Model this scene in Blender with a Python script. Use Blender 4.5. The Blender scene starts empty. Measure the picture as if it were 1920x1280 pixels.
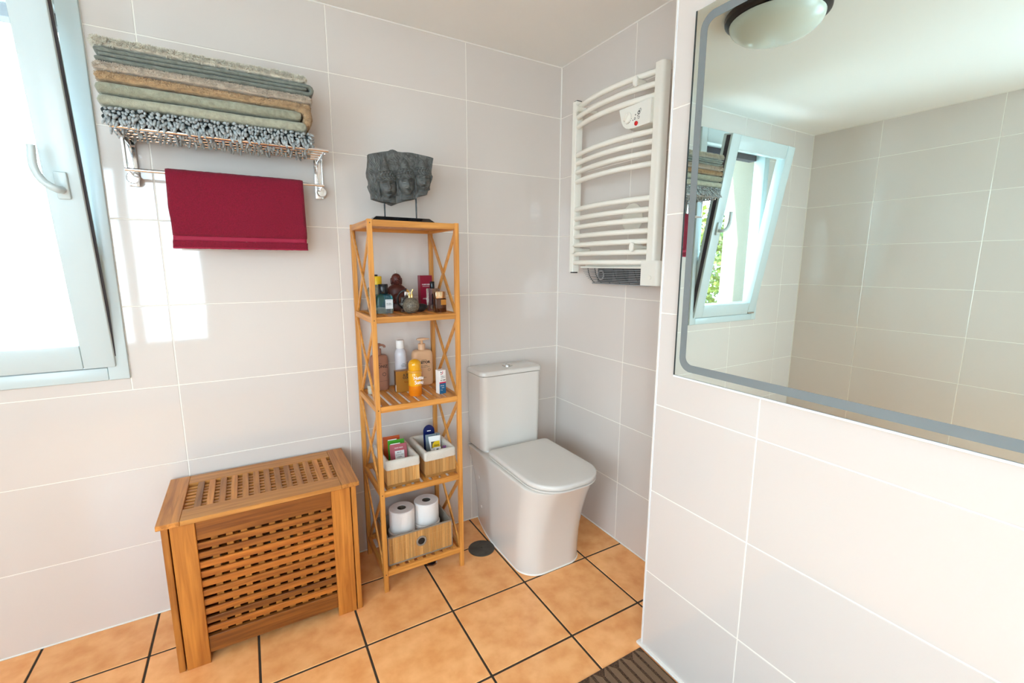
import bpy, bmesh, math, random
from mathutils import Vector, Matrix, noise
random.seed(7)
SC = bpy.context.scene
COL = SC.collection
R = math.radians

# ------------------------------------------------------------------ camera
cam_d = bpy.data.cameras.new('camera')
cam_d.sensor_width = 36.0
cam_d.lens = 852.73 / 1920 * 36.0
cam_d.clip_start = 0.02
cam = bpy.data.objects.new('camera', cam_d)
COL.objects.link(cam)
_r = Vector((0.86429, -0.50299, 0.00266)); _u = Vector((0.08104, 0.14448, 0.98618)); _f = Vector((0.49642, 0.85213, -0.16563))
cam.matrix_world = Matrix(((_r.x, _u.x, -_f.x, -1.4946), (_r.y, _u.y, -_f.y, -2.0626), (_r.z, _u.z, -_f.z, 1.3475), (0, 0, 0, 1)))
SC.camera = cam

# ------------------------------------------------------------------ light
SKY = 9.0
SUN = 9.0
SC.view_settings.view_transform = 'Standard'
SC.view_settings.look = 'None'
SC.view_settings.gamma = 1.0
SC.view_settings.use_curve_mapping = False
SC.view_settings.exposure = 0.90
SC.cycles.use_denoising = True
SC.cycles.max_bounces = 10
SC.cycles.diffuse_bounces = 6
SC.cycles.transmission_bounces = 8
SC.cycles.transparent_max_bounces = 16
SC.cycles.sample_clamp_indirect = 6.0
SC.cycles.caustics_reflective = False
SC.cycles.caustics_refractive = False

world = bpy.data.worlds.new('world')
SC.world = world
world.use_nodes = True
wn = world.node_tree.nodes; wl = world.node_tree.links
wn.clear()
wo = wn.new('ShaderNodeOutputWorld'); wb = wn.new('ShaderNodeBackground')
wt = wn.new('ShaderNodeTexCoord'); wsep = wn.new('ShaderNodeSeparateXYZ'); wr = wn.new('ShaderNodeValToRGB')
wl.new(wt.outputs['Generated'], wsep.inputs[0]); wl.new(wsep.outputs['Z'], wr.inputs[0])
wr.color_ramp.elements[0].position = 0.0; wr.color_ramp.elements[0].color = (0.72, 0.855, 1.0, 1)
wr.color_ramp.elements[1].position = 0.9; wr.color_ramp.elements[1].color = (0.57, 0.766, 1.0, 1)
wl.new(wr.outputs[0], wb.inputs[0]); wb.inputs[1].default_value = SKY
wl.new(wb.outputs[0], wo.inputs[0])

sd = bpy.data.lights.new('sun', 'SUN'); sd.energy = SUN; sd.angle = R(0.6); sd.color = (1.0, 0.95, 0.86)
so = bpy.data.objects.new('sun', sd); COL.objects.link(so)
so.location = (4, 1, 6)
so.rotation_euler = Vector((-0.75, -0.13, -0.75)).to_track_quat('-Z', 'Y').to_euler()

def portal(name, loc, rot, sx, sy):
    d = bpy.data.lights.new(name, 'AREA'); d.shape = 'RECTANGLE'; d.size = sx; d.size_y = sy
    d.cycles.is_portal = True
    o = bpy.data.objects.new(name, d); COL.objects.link(o); o.location = loc; o.rotation_euler = rot
portal('window_portal', (-2.25, 0.31, 1.58), (R(-90), 0, 0), 0.78, 1.30)
portal('window_portal', (-3.51, -2.2, 1.4), (R(90), 0, R(-90)), 1.46, 1.76)  # sky portal of the added left-wall fill window
portal('window_portal', (-2.4, -3.53, 1.4), (R(90), 0, 0), 1.26, 1.76)  # sky portal of the added fill window behind the camera

# ------------------------------------------------------------------ materials
MATS = {}
def nodes(name):
    m = bpy.data.materials.new(name); m.use_nodes = True
    MATS[name] = m
    nt = m.node_tree
    return m, nt.nodes, nt.links, nt.nodes['Principled BSDF']
def plain(name, col, rough=0.5, metal=0.0, spec=0.5, coat=0.0, trans=0.0, ior=1.45, sub=0.0, var=0.0, bump=0.0, bscale=200.0, sheen=0.0, mott=0.0, mscale=8.0, mcol=None, emis=None):
    m, n, l, b = nodes(name)
    c4 = (*col, 1)
    b.inputs['Base Color'].default_value = c4
    b.inputs['Roughness'].default_value = rough
    b.inputs['Metallic'].default_value = metal
    b.inputs['Specular IOR Level'].default_value = spec
    b.inputs['Coat Weight'].default_value = coat
    b.inputs['Transmission Weight'].default_value = trans
    b.inputs['IOR'].default_value = ior
    b.inputs['Sheen Weight'].default_value = sheen
    if sub: b.inputs['Subsurface Weight'].default_value = sub; b.inputs['Subsurface Radius'].default_value = (0.01, 0.006, 0.004)
    src = None
    tc = n.new('ShaderNodeTexCoord')
    if mott:
        t = n.new('ShaderNodeTexNoise'); t.inputs['Scale'].default_value = mscale; t.inputs['Detail'].default_value = 6
        l.new(tc.outputs['Object'], t.inputs['Vector'])
        r = n.new('ShaderNodeMapRange'); r.inputs[1].default_value = 0.35; r.inputs[2].default_value = 0.68
        l.new(t.outputs['Fac'], r.inputs[0])
        mx = n.new('ShaderNodeMix'); mx.data_type = 'RGBA'
        mc = mcol or tuple(x * (1 - mott) for x in col)
        mx.inputs[6].default_value = c4; mx.inputs[7].default_value = (*mc, 1)
        l.new(r.outputs[0], mx.inputs[0]); src = mx.outputs[2]
    if var:
        oi = n.new('ShaderNodeObjectInfo'); r = n.new('ShaderNodeMapRange')
        r.inputs[3].default_value = 1 - var; r.inputs[4].default_value = 1 + var
        l.new(oi.outputs['Random'], r.inputs[0])
        hs = n.new('ShaderNodeHueSaturation'); l.new(r.outputs[0], hs.inputs['Value'])
        if src: l.new(src, hs.inputs['Color'])
        else: hs.inputs['Color'].default_value = c4
        src = hs.outputs[0]
    if src: l.new(src, b.inputs['Base Color'])
    if bump:
        t = n.new('ShaderNodeTexNoise'); t.inputs['Scale'].default_value = bscale; t.inputs['Detail'].default_value = 3
        l.new(tc.outputs['Object'], t.inputs['Vector'])
        bp = n.new('ShaderNodeBump'); bp.inputs['Strength'].default_value = bump; bp.inputs['Distance'].default_value = 0.002
        l.new(t.outputs['Fac'], bp.inputs['Height']); l.new(bp.outputs[0], b.inputs['Normal'])
    return m
def wood(name, c1, c2, axis, rough=0.42, var=0.12, knots=0.0):
    m, n, l, b = nodes(name)
    tc = n.new('ShaderNodeTexCoord'); mp = n.new('ShaderNodeMapping')
    oi = n.new('ShaderNodeObjectInfo')
    s = [70.0, 70.0, 70.0]; s[axis] = 4.0
    mp.inputs['Scale'].default_value = s
    cmb = n.new('ShaderNodeVectorMath'); cmb.operation = 'SCALE'; cmb.inputs[0].default_value = (37, 11, 23)
    l.new(oi.outputs['Random'], cmb.inputs['Scale'])
    add = n.new('ShaderNodeVectorMath'); add.operation = 'ADD'
    l.new(tc.outputs['Object'], mp.inputs['Vector']); l.new(mp.outputs[0], add.inputs[0]); l.new(cmb.outputs[0], add.inputs[1])
    t = n.new('ShaderNodeTexNoise'); t.inputs['Scale'].default_value = 1.0; t.inputs['Detail'].default_value = 5; t.inputs['Distortion'].default_value = 0.6
    l.new(add.outputs[0], t.inputs['Vector'])
    r = n.new('ShaderNodeValToRGB')
    r.color_ramp.elements[0].position = 0.3; r.color_ramp.elements[0].color = (*c1, 1)
    r.color_ramp.elements[1].position = 0.7; r.color_ramp.elements[1].color = (*c2, 1)
    l.new(t.outputs['Fac'], r.inputs[0])
    mr = n.new('ShaderNodeMapRange'); mr.inputs[3].default_value = 1 - var; mr.inputs[4].default_value = 1 + var
    l.new(oi.outputs['Random'], mr.inputs[0])
    hs = n.new('ShaderNodeHueSaturation'); l.new(mr.outputs[0], hs.inputs['Value']); l.new(r.outputs[0], hs.inputs['Color'])
    l.new(hs.outputs[0], b.inputs['Base Color'])
    b.inputs['Roughness'].default_value = rough
    bp = n.new('ShaderNodeBump'); bp.inputs['Strength'].default_value = 0.12; bp.inputs['Distance'].default_value = 0.001
    l.new(t.outputs['Fac'], bp.inputs['Height']); l.new(bp.outputs[0], b.inputs['Normal'])
    return m
def pane_mat(name, tint, gloss_rough=0.0):
    m, n, l, b = nodes(name)
    n.remove(b)
    out = n['Material Output']
    tr = n.new('ShaderNodeBsdfTransparent'); tr.inputs[0].default_value = (*tint, 1)
    gl = n.new('ShaderNodeBsdfGlossy'); gl.inputs['Roughness'].default_value = gloss_rough
    fr = n.new('ShaderNodeFresnel')
    ge = n.new('ShaderNodeNewGeometry'); mr = n.new('ShaderNodeMapRange'); mr.inputs[3].default_value = 1.45; mr.inputs[4].default_value = 1 / 1.45
    l.new(ge.outputs['Backfacing'], mr.inputs[0]); l.new(mr.outputs[0], fr.inputs[0])   # a pane does not bend what passes through it
    mx = n.new('ShaderNodeMixShader')
    l.new(fr.outputs[0], mx.inputs[0]); l.new(tr.outputs[0], mx.inputs[1]); l.new(gl.outputs[0], mx.inputs[2])
    l.new(mx.outputs[0], out.inputs['Surface'])
    return m

plain('wall_tile', (0.675, 0.603, 0.550), 0.045, spec=0.85, var=0.015, bump=0.05, bscale=9.0)
plain('grout_cream', (0.84, 0.78, 0.70), 0.8)
plain('caulk_white', (0.86, 0.82, 0.76), 0.5)
plain('trim_white', (0.88, 0.88, 0.88), 0.25)
plain('ceiling_paint', (0.86, 0.84, 0.80), 0.75)
plain('plaster', (0.80, 0.77, 0.72), 0.8)
plain('floor_tile', (0.99, 0.49, 0.195), 0.21, var=0.05, mott=0.2, mscale=13.0, mcol=(0.84, 0.345, 0.11), bump=0.08, bscale=30)
plain('grout_dark', (0.045, 0.030, 0.018), 0.9, bump=0.6, bscale=250)
plain('ceramic', (0.715, 0.665, 0.61), 0.10, coat=0.3)
plain('seat_plastic', (0.715, 0.67, 0.62), 0.22)
plain('chrome', (0.82, 0.82, 0.82), 0.12, 1.0)
plain('chrome_soft', (0.70, 0.69, 0.67), 0.3, 1.0)
plain('rad_white', (0.86, 0.82, 0.73), 0.3)
plain('rad_plastic', (0.83, 0.80, 0.72), 0.4)
plain('black_plastic', (0.012, 0.012, 0.013), 0.35)
plain('black_gloss', (0.008, 0.008, 0.010), 0.12)
plain('dark_grille', (0.045, 0.047, 0.05), 0.45)
plain('mid_grille', (0.30, 0.30, 0.30), 0.4)
plain('red_plastic', (0.62, 0.02, 0.02), 0.35)
plain('grey_print', (0.10, 0.10, 0.10), 0.6)
plain('black_print', (0.015, 0.012, 0.010), 0.6)
plain('white_print', (0.9, 0.88, 0.84), 0.6)
plain('mirror_glass', (0.79, 0.925, 0.905), 0.0, 1.0)
plain('frosted_band', (0.20, 0.215, 0.215), 0.6, 0.0, spec=0.2)
plain('mirror_edge', (0.03, 0.04, 0.04), 0.3)
plain('upvc', (0.58, 0.66, 0.66), 0.25)
plain('stone', (0.060, 0.061, 0.057), 0.48, mott=0.6, mscale=45, mcol=(0.125, 0.127, 0.118), bump=0.6, bscale=220)
plain('drain_metal', (0.13, 0.115, 0.095), 0.42, 0.6, mott=0.4, mscale=25)
plain('candle', (0.085, 0.018, 0.012), 0.45, bump=0.2, bscale=120)
plain('wick', (0.85, 0.82, 0.75), 0.8)
plain('paper_white', (0.84, 0.765, 0.72), 0.85, bump=0.5, bscale=160)
plain('card_core', (0.10, 0.075, 0.055), 0.9)
plain('cotton', (0.66, 0.60, 0.52), 0.95, bump=0.5, bscale=350, mott=0.1, mscale=20)
plain('grey_binding', (0.27, 0.215, 0.165), 0.85, bump=0.3, bscale=400)
plain('mat_brown', (0.115, 0.06, 0.03), 0.95, mott=0.7, mscale=180, mcol=(0.03, 0.013, 0.006))
plain('mat_brown_light', (0.20, 0.115, 0.065), 0.95)
plain('red_towel', (0.235, 0.002, 0.022), 0.95, sheen=0.12, bump=1.0, bscale=420, mott=0.3, mscale=350)
plain('red_band', (0.30, 0.003, 0.032), 0.7)
for nm, c in dict(cream_towel=(0.72, 0.67, 0.55), sage_dark=(0.20, 0.215, 0.18), beige_towel=(0.60, 0.50, 0.39), tan_towel=(0.52, 0.34, 0.18),
                  sage_towel=(0.35, 0.345, 0.25), sage_pale=(0.42, 0.405, 0.30)).items():
    plain(nm, c, 0.95, sheen=0.25, bump=1.0, bscale=330, mott=0.3, mscale=70)
plain('mat_grey_dark', (0.03, 0.04, 0.042), 0.95)
plain('mat_grey', (0.46, 0.49, 0.49), 0.95, mott=0.45, mscale=120)
wood('bamboo_x', (0.72, 0.32, 0.07), (0.45, 0.165, 0.026), 0)
wood('bamboo_y', (0.72, 0.32, 0.07), (0.45, 0.165, 0.026), 1)
wood('bamboo_z', (0.72, 0.32, 0.07), (0.45, 0.165, 0.026), 2)
wood('basket_slat', (0.62, 0.34, 0.12), (0.45, 0.20, 0.05), 2, var=0.2)
wood('basket_base', (0.34, 0.155, 0.04), (0.26, 0.11, 0.025), 0)
wood('acacia_x', (0.44, 0.140, 0.020), (0.20, 0.050, 0.006), 0, var=0.55)  # slats vary by nature; dimmer light on the front is put into the colour
wood('acacia_y', (0.54, 0.215, 0.045), (0.27, 0.085, 0.012), 1, var=0.38)
wood('acacia_z', (0.56, 0.205, 0.034), (0.32, 0.095, 0.012), 2, var=0.2)
wood('acacia_lid', (0.66, 0.285, 0.066), (0.42, 0.145, 0.024), 0, var=0.14)
plain('yellow_plastic', (0.85, 0.55, 0.01), 0.35)
plain('green_glass', (0.62, 0.66, 0.50), 0.08, trans=0.75)
plain('clear_glass', (0.88, 0.88, 0.87), 0.03, trans=0.95)
plain('teal_glass', (0.03, 0.30, 0.42), 0.03, trans=0.85, coat=0.5)
plain('teal_clear', (0.68, 0.86, 0.90), 0.03, trans=0.85, coat=0.5)
plain('amber_juice', (0.42, 0.16, 0.06), 0.08, trans=0.6)
plain('silver', (0.72, 0.70, 0.67), 0.22, 1.0)
plain('gold', (0.85, 0.60, 0.20), 0.22, 1.0)
plain('rose_gold', (0.90, 0.66, 0.42), 0.18, 1.0)
plain('amber_dark', (0.075, 0.018, 0.006), 0.06, trans=0.15, coat=0.6)
plain('amber_label', (0.42, 0.16, 0.02), 0.3)
plain('atomizer_stone', (0.075, 0.058, 0.04), 0.5, mott=0.8, mscale=230, mcol=(0.25, 0.20, 0.14), bump=0.8, bscale=230)
plain('crimson_card', (0.235, 0.003, 0.022), 0.35)
plain('label_paper', (0.82, 0.80, 0.78), 0.6)
plain('brown_plastic', (0.33, 0.145, 0.09), 0.4, bump=0.2, bscale=300)
plain('white_bottle', (0.62, 0.60, 0.63), 0.2, coat=0.3)
plain('white_cap', (0.85, 0.83, 0.80), 0.35)
plain('peach_plastic', (0.72, 0.43, 0.245), 0.35)
plain('ochre_card', (0.34, 0.135, 0.012), 0.4)
plain('ochre_side', (0.10, 0.035, 0.008), 0.5)
plain('orange_clear', (1.0, 0.45, 0.008), 0.08, trans=0.25, coat=0.4)
plain('orange_juice', (0.90, 0.24, 0.008), 0.1, trans=0.2, coat=0.4)
plain('orange_pump', (0.90, 0.40, 0.03), 0.2, trans=0.3)
plain('carton_white', (0.84, 0.80, 0.76), 0.5)
plain('carton_blue', (0.01, 0.10, 0.22), 0.45)
plain('carton_red', (0.55, 0.02, 0.06), 0.45)
plain('jar_cream', (0.45, 0.41, 0.32), 0.35)
plain('sachet_orange', (0.52, 0.09, 0.025), 0.35)
plain('sachet_green', (0.06, 0.32, 0.02), 0.35)
plain('sachet_pink', (0.43, 0.10, 0.12), 0.35)
plain('sachet_navy', (0.005, 0.012, 0.10), 0.3)
plain('sachet_grey', (0.26, 0.33, 0.37), 0.35)
plain('purple_plastic', (0.30, 0.09, 0.26), 0.4)
plain('opal_glass', (0.70, 0.74, 0.66), 0.2)
plain('dark_metal', (0.06, 0.05, 0.05), 0.3, 0.8)
plain('leaf_yellow', (0.15, 0.17, 0.010), 0.6, var=0.3)
plain('leaf_green', (0.045, 0.10, 0.012), 0.6, var=0.3)
plain('leaf_orange', (0.24, 0.10, 0.01), 0.6, var=0.3)
plain('bark', (0.12, 0.08, 0.05), 0.9)
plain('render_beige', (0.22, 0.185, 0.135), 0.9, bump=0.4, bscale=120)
plain('patio', (0.62, 0.615, 0.60), 0.95, mott=0.15, mscale=3)
pane_mat('pane', (0.93, 0.97, 0.96))
plain('hinge_metal', (0.55, 0.50, 0.45), 0.35, 1.0)
plain('shutter_dark', (0.05, 0.04, 0.05), 0.7)

# ------------------------------------------------------------------ mesh helpers (world coordinates in, parts shifted to their thing's base)
def nb(): return bmesh.new()
def top_of(o):
    while o.parent: o = o.parent
    return o
def obj(name, bm, mat, parent=None, smooth=0, loc=None, label=None):
    if parent is not None and loc is None:
        bmesh.ops.translate(bm, verts=bm.verts, vec=-top_of(parent).location)
    me = bpy.data.meshes.new(name)
    bm.normal_update(); bm.to_mesh(me); bm.free()
    mats = mat if isinstance(mat, (list, tuple)) else [mat]
    for mm in mats: me.materials.append(MATS[mm])
    if smooth:
        for p in me.polygons: p.use_smooth = True
        if smooth < 180: me.set_sharp_from_angle(angle=R(smooth))
    o = bpy.data.objects.new(name, me); COL.objects.link(o)
    if parent is not None: o.parent = parent
    if loc is not None: o.location = loc
    if label: o['label'] = label
    return o
def copy_obj(src, parent, loc=None, rot=None):
    o = src.copy(); COL.objects.link(o); o.parent = parent
    if loc is not None: o.location = loc
    if rot is not None: o.rotation_euler = rot
    return o
def thing(name, label, cat, loc, group=None):
    o = bpy.data.objects.new(name, None); COL.objects.link(o)
    o.empty_display_size = 0.05
    o.location = loc; o['label'] = label; o['category'] = cat
    if group: o['group'] = group
    return o
def tag(o, label, cat, group=None):
    o['label'] = label; o['category'] = cat
    if group: o['group'] = group
    return o
def structure(name, loc=(0, 0, 0)):
    o = bpy.data.objects.new(name, None); COL.objects.link(o); o.location = loc; o['kind'] = 'structure'
    return o
def merge(bm, tmp, M=None):
    if M is not None: bmesh.ops.transform(tmp, matrix=M, verts=tmp.verts)
    me = bpy.data.meshes.new('t'); tmp.to_mesh(me); tmp.free(); bm.from_mesh(me); bpy.data.meshes.remove(me)
    return bm
def box(bm, lo, hi, bev=0.0, seg=2, M=None):
    t = bmesh.new(); bmesh.ops.create_cube(t, size=1.0)
    lo = Vector(lo); hi = Vector(hi); c = (lo + hi) / 2; d = hi - lo
    for v in t.verts: v.co = Vector((v.co.x * d.x, v.co.y * d.y, v.co.z * d.z)) + c
    if bev: bmesh.ops.bevel(t, geom=t.edges[:], offset=bev, segments=seg, profile=0.5, affect='EDGES')
    return merge(bm, t, M)
def bx(lo, hi, bev=0.0, seg=2, M=None): return box(nb(), lo, hi, bev, seg, M)
def cyl(bm, p0, p1, r0, r1=None, seg=20, cap=True):
    p0 = Vector(p0); p1 = Vector(p1); d = p1 - p0
    t = bmesh.new()
    bmesh.ops.create_cone(t, cap_ends=cap, segments=seg, radius1=r0, radius2=r0 if r1 is None else r1, depth=d.length)
    M = Matrix.Translation((p0 + p1) / 2) @ d.to_track_quat('Z', 'Y').to_matrix().to_4x4()
    return merge(bm, t, M)
def lathe(bm, prof, c=(0, 0, 0), seg=32, M=None, sx=1.0, sy=1.0):
    t = bmesh.new(); rings = []
    for r, z in prof:
        if r < 1e-6: rings.append([t.verts.new((0, 0, z))])
        else: rings.append([t.verts.new((r * sx * math.cos(2 * math.pi * k / seg), r * sy * math.sin(2 * math.pi * k / seg), z)) for k in range(seg)])
    for a, b in zip(rings, rings[1:]):
        if len(a) == 1 and len(b) == 1: continue
        for k in range(seg):
            k2 = (k + 1) % seg
            if len(a) == 1: t.faces.new((a[0], b[k2], b[k]))
            elif len(b) == 1: t.faces.new((a[k], a[k2], b[0]))
            else: t.faces.new((a[k], a[k2], b[k2], b[k]))
    bmesh.ops.recalc_face_normals(t, faces=t.faces)
    MM = Matrix.Translation(c) @ (M if M is not None else Matrix())
    return merge(bm, t, MM)
def loft(bm, rings, cap0=True, cap1=True, M=None):
    t = bmesh.new(); rr = [[t.verts.new(p) for p in ring] for ring in rings]
    n = len(rr[0])
    for a, b in zip(rr, rr[1:]):
        for k in range(n): t.faces.new((a[k], a[(k + 1) % n], b[(k + 1) % n], b[k]))
    if cap0: t.faces.new(rr[0][::-1])
    if cap1: t.faces.new(rr[-1])
    bmesh.ops.recalc_face_normals(t, faces=t.faces)
    return merge(bm, t, M)
def rrect(hx, hy, r, seg=6):
    """rounded rectangle outline, centre 0, corner radii r (number or 4 values: +x+y, -x+y, -x-y, +x-y)"""
    rs = r if isinstance(r, (list, tuple)) else [r] * 4
    out = []
    for q, (sx, sy) in enumerate(((1, 1), (-1, 1), (-1, -1), (1, -1))):
        rad = rs[q]
        for k in range(seg + 1):
            a = R(90 * q) + R(90) * k / seg
            out.append((sx * (hx - rad) + rad * math.cos(a), sy * (hy - rad) + rad * math.sin(a)))
    return out
def tube(bm, pts, r, seg=12, caps=True):
    pts = [Vector(p) for p in pts]; rings = []
    up = Vector((0, 0, 1))
    prev = None
    for i, p in enumerate(pts):
        d = (pts[min(i + 1, len(pts) - 1)] - pts[max(i - 1, 0)]).normalized()
        if prev is None:
            a = d.cross(up)
            if a.length < 1e-3: a = d.cross(Vector((1, 0, 0)))
            a.normalize()
        else:
            a = (prev - d * prev.dot(d)).normalized()
        prev = a; b = d.cross(a)
        rings.append([p + (a * math.cos(2 * math.pi * k / seg) + b * math.sin(2 * math.pi * k / seg)) * r for k in range(seg)])
    return loft(bm, rings, caps, caps)
def prism(bm, poly, z0, z1, M=None):
    return loft(bm, [[(x, y, z0) for x, y in poly], [(x, y, z1) for x, y in poly]], M=M)
def xz(M=Matrix()):   # maps local (x, y, z) -> world (x, -z.., y): polygon drawn in x,y becomes x,z facing -y
    return M @ Matrix(((1, 0, 0, 0), (0, 0, -1, 0), (0, 1, 0, 0), (0, 0, 0, 1)))
def bez(pts, n=8):
    """catmull-rom through points"""
    P = [Vector(p) for p in pts]; P = [P[0] * 2 - P[1]] + P + [P[-1] * 2 - P[-2]]
    out = []
    for i in range(1, len(P) - 2):
        for k in range(n):
            t = k / n; a, b, c, d = P[i - 1:i + 3]
            out.append(0.5 * (2 * b + (c - a) * t + (2 * a - 5 * b + 4 * c - d) * t * t + (-a + 3 * b - 3 * c + d) * t ** 3))
    out.append(P[-2]); return out
def text(s, size, pos, mat, parent, rot=(R(90), 0, 0), align='CENTER', name='lettering', bold=0.0, sx=1.0, spacing=1.0):
    cu = bpy.data.curves.new(name, 'FONT'); cu.body = s; cu.size = size; cu.align_x = align; cu.align_y = 'CENTER'
    cu.extrude = 0.00012; cu.offset = bold; cu.space_character = spacing; cu.resolution_u = 3
    cu.materials.append(MATS[mat])
    tmp = bpy.data.objects.new('tmp_text', cu); COL.objects.link(tmp)
    dg = bpy.context.evaluated_depsgraph_get(); dg.update()
    me = bpy.data.meshes.new_from_object(tmp.evaluated_get(dg))
    bpy.data.objects.remove(tmp); bpy.data.curves.remove(cu)
    me.name = name
    if not me.materials: me.materials.append(MATS[mat])
    from mathutils import Euler
    Mx = Matrix.Translation(Vector(pos) - top_of(parent).location) @ Euler(rot).to_matrix().to_4x4() @ Matrix.Diagonal((sx, 1, 1, 1))
    me.transform(Mx)
    o = bpy.data.objects.new(name, me); COL.objects.link(o); o.parent = parent
    return o

# ------------------------------------------------------------------ room shell
XL, YF, ZC = -3.2, -3.4, 2.346
XP, YP = -0.3673, -1.053
WT = 0.30
W1 = (-2.63, -1.877, 0.945, 2.222)     # window in the back wall: x0, x1, z0, z1
FILL_W2 = (-2.9, -1.5, 0.55, 2.25)          # added opening in the left wall for fill light: y0, y1, z0, z1
ROWS = [0.0] + [0.3 * k for k in range(1, 8)] + [ZC]
GAP = 0.0035
tile_cache = {}
def tile_mesh(w, h, mat='wall_tile', th=0.005, bev=0.0012):
    k = (round(w, 4), round(h, 4), mat)
    if k not in tile_cache:
        bm = bx((-w / 2, -th, -h / 2), (w / 2, 0, h / 2), bev, 1)
        me = bpy.data.meshes.new('tile'); bm.to_mesh(me); bm.free(); me.materials.append(MATS[mat])
        tile_cache[k] = me
    return tile_cache[k]
def clip(rects, hole):
    out = []
    for a0, a1, b0, b1 in rects:
        h0, h1, k0, k1 = hole
        if h1 <= a0 or h0 >= a1 or k1 <= b0 or k0 >= b1: out.append((a0, a1, b0, b1)); continue
        if h0 > a0: out.append((a0, h0, b0, b1))
        if h1 < a1: out.append((h1, a1, b0, b1))
        m0, m1 = max(a0, h0), min(a1, h1)
        if k0 > b0: out.append((m0, m1, b0, k0))
        if k1 < b1: out.append((m0, m1, k1, b1))
    return [q for q in out if q[1] - q[0] > 0.012 and q[3] - q[2] > 0.012]
def lay_tiles(wall, joints, rot, place, hole=None, rows=ROWS):
    """joints: list of u; place(u, z) -> world point on the tile face plane"""
    for z0, z1 in zip(rows, rows[1:]):
        for u0, u1 in zip(joints, joints[1:]):
            rs = [(u0, u1, z0, z1)]
            if hole: rs = clip(rs, hole)
            for a0, a1, b0, b1 in rs:
                o = bpy.data.objects.new('tile', tile_mesh(a1 - a0 - GAP, b1 - b0 - GAP))
                COL.objects.link(o); o.parent = wall
                o.location = Vector(place((a0 + a1) / 2, (b0 + b1) / 2)) - wall.location
                o.rotation_euler = (0, 0, rot)
# back wall: core with window opening, then tiles. Tile mesh face is at local y=-th, so it points to -y for rot=0
TH = 0.005
def core(lo, hi, mat, name, parent): return obj(name, bx(lo, hi), mat, parent)
GR = 0.0011
wb_ = structure('wall_back', (0, 0, 0))
bm = nb()
x0, x1, z0, z1 = W1
box(bm, (XL - WT, GR, -0.05), (x0, WT, ZC + 0.1)); box(bm, (x1, GR, -0.05), (0.12, WT, ZC + 0.1))
box(bm, (x0, GR, -0.05), (x1, WT, z0)); box(bm, (x0, GR, z1), (x1, WT, ZC + 0.1))
obj('grout_bed', bm, 'grout_cream', wb_)
j = [0.0 - 0.002] + [-0.5411 - 0.6004 * k for k in range(0, 5)] + [XL]
lay_tiles(wb_, sorted(j), 0, lambda u, z: (u, TH, z), W1)
wr_ = structure('wall_right', (0, 0, 0))
obj('grout_bed', bx((GR, YF - 0.1, -0.05), (0.12, GR, ZC + 0.1)), 'grout_cream', wr_)
lay_tiles(wr_, sorted([-0.002, -0.5237, -1.053]), R(-90), lambda u, z: (TH, u, z))
wp_ = structure('wall_partition', (0, 0, 0))
obj('grout_bed', bx((XP + GR, YF - 0.1, -0.05), (0.0, YP - GR, ZC + 0.1)), 'grout_cream', wp_)
lay_tiles(wp_, sorted([YP - 0.008, -1.4043, -2.0047, -2.605, -3.205, YF]), R(-90), lambda u, z: (XP + TH, u, z))
lay_tiles(wp_, [XP + 0.008, 0.0], R(180), lambda u, z: (u, YP - TH, z))
wl_ = structure('wall_left', (0, 0, 0))
bm = nb(); y0, y1, z0, z1 = FILL_W2
box(bm, (XL - WT, YF - 0.1, -0.05), (XL - GR, y0, ZC + 0.1)); box(bm, (XL - WT, y1, -0.05), (XL - GR, GR, ZC + 0.1))
box(bm, (XL - WT, y0, -0.05), (XL - GR, y1, z0)); box(bm, (XL - WT, y0, z1), (XL - GR, y1, ZC + 0.1))
obj('grout_bed', bm, 'grout_cream', wl_)
lay_tiles(wl_, sorted([-0.002] + [-0.45 - 0.6004 * k for k in range(5)] + [YF]), R(90), lambda u, z: (XL - TH, u, z), FILL_W2)
FILL_W3 = (-3.0, -1.8, 0.55, 2.25)          # added opening in the front wall for fill light: x0, x1, z0, z1
bm = nb(); x0, x1, z0, z1 = FILL_W3
box(bm, (XL - WT, YF - 0.12, -0.05), (x0, YF, ZC + 0.1)); box(bm, (x1, YF - 0.12, -0.05), (0.12, YF, ZC + 0.1))
box(bm, (x0, YF - 0.12, -0.05), (x1, YF, z0)); box(bm, (x0, YF - 0.12, z1), (x1, YF, ZC + 0.1))
wf_ = obj('wall_front', bm, 'plaster'); wf_['kind'] = 'structure'
ce_ = obj('ceiling', bx((XL - WT, YF - 0.12, ZC), (0.12, WT, ZC + 0.12)), 'ceiling_paint'); ce_['kind'] = 'structure'
# floor: dark grout bed and individual terracotta tiles
fl_ = structure('floor')
obj('grout_bed', bx((XL - WT, YF - 0.12, -0.06), (0.0, 0.0, -0.0018)), 'grout_dark', fl_)
F = 0.3332; FG = 0.0075
fx = [x for x in sorted([-0.8903 + F * k for k in range(-8, 3)]) if XL < x < 0]
fy = [y for y in sorted([0.1 - F * k for k in range(1, 12)]) if YF < y < 0]
fx = [XL] + fx + [0.0]; fy = [YF] + fy + [0.0]
fcache = {}
for a0, a1 in zip(fx, fx[1:]):
    for b0, b1 in zip(fy, fy[1:]):
        if a0 >= XP and b1 <= YP: continue
        k = (round(a1 - a0, 3), round(b1 - b0, 3))
        if k not in fcache:
            w, d = a1 - a0 - FG, b1 - b0 - FG
            bm = bx((-w / 2, -d / 2, -0.006), (w / 2, d / 2, 0), 0.0016, 1)
            me = bpy.data.meshes.new('tile'); bm.to_mesh(me); bm.free(); me.materials.append(MATS['floor_tile']); fcache[k] = me
        o = bpy.data.objects.new('tile', fcache[k]); COL.objects.link(o); o.parent = fl_
        o.location = ((a0 + a1) / 2, (b0 + b1) / 2, random.uniform(-0.0004, 0.0))
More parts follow.
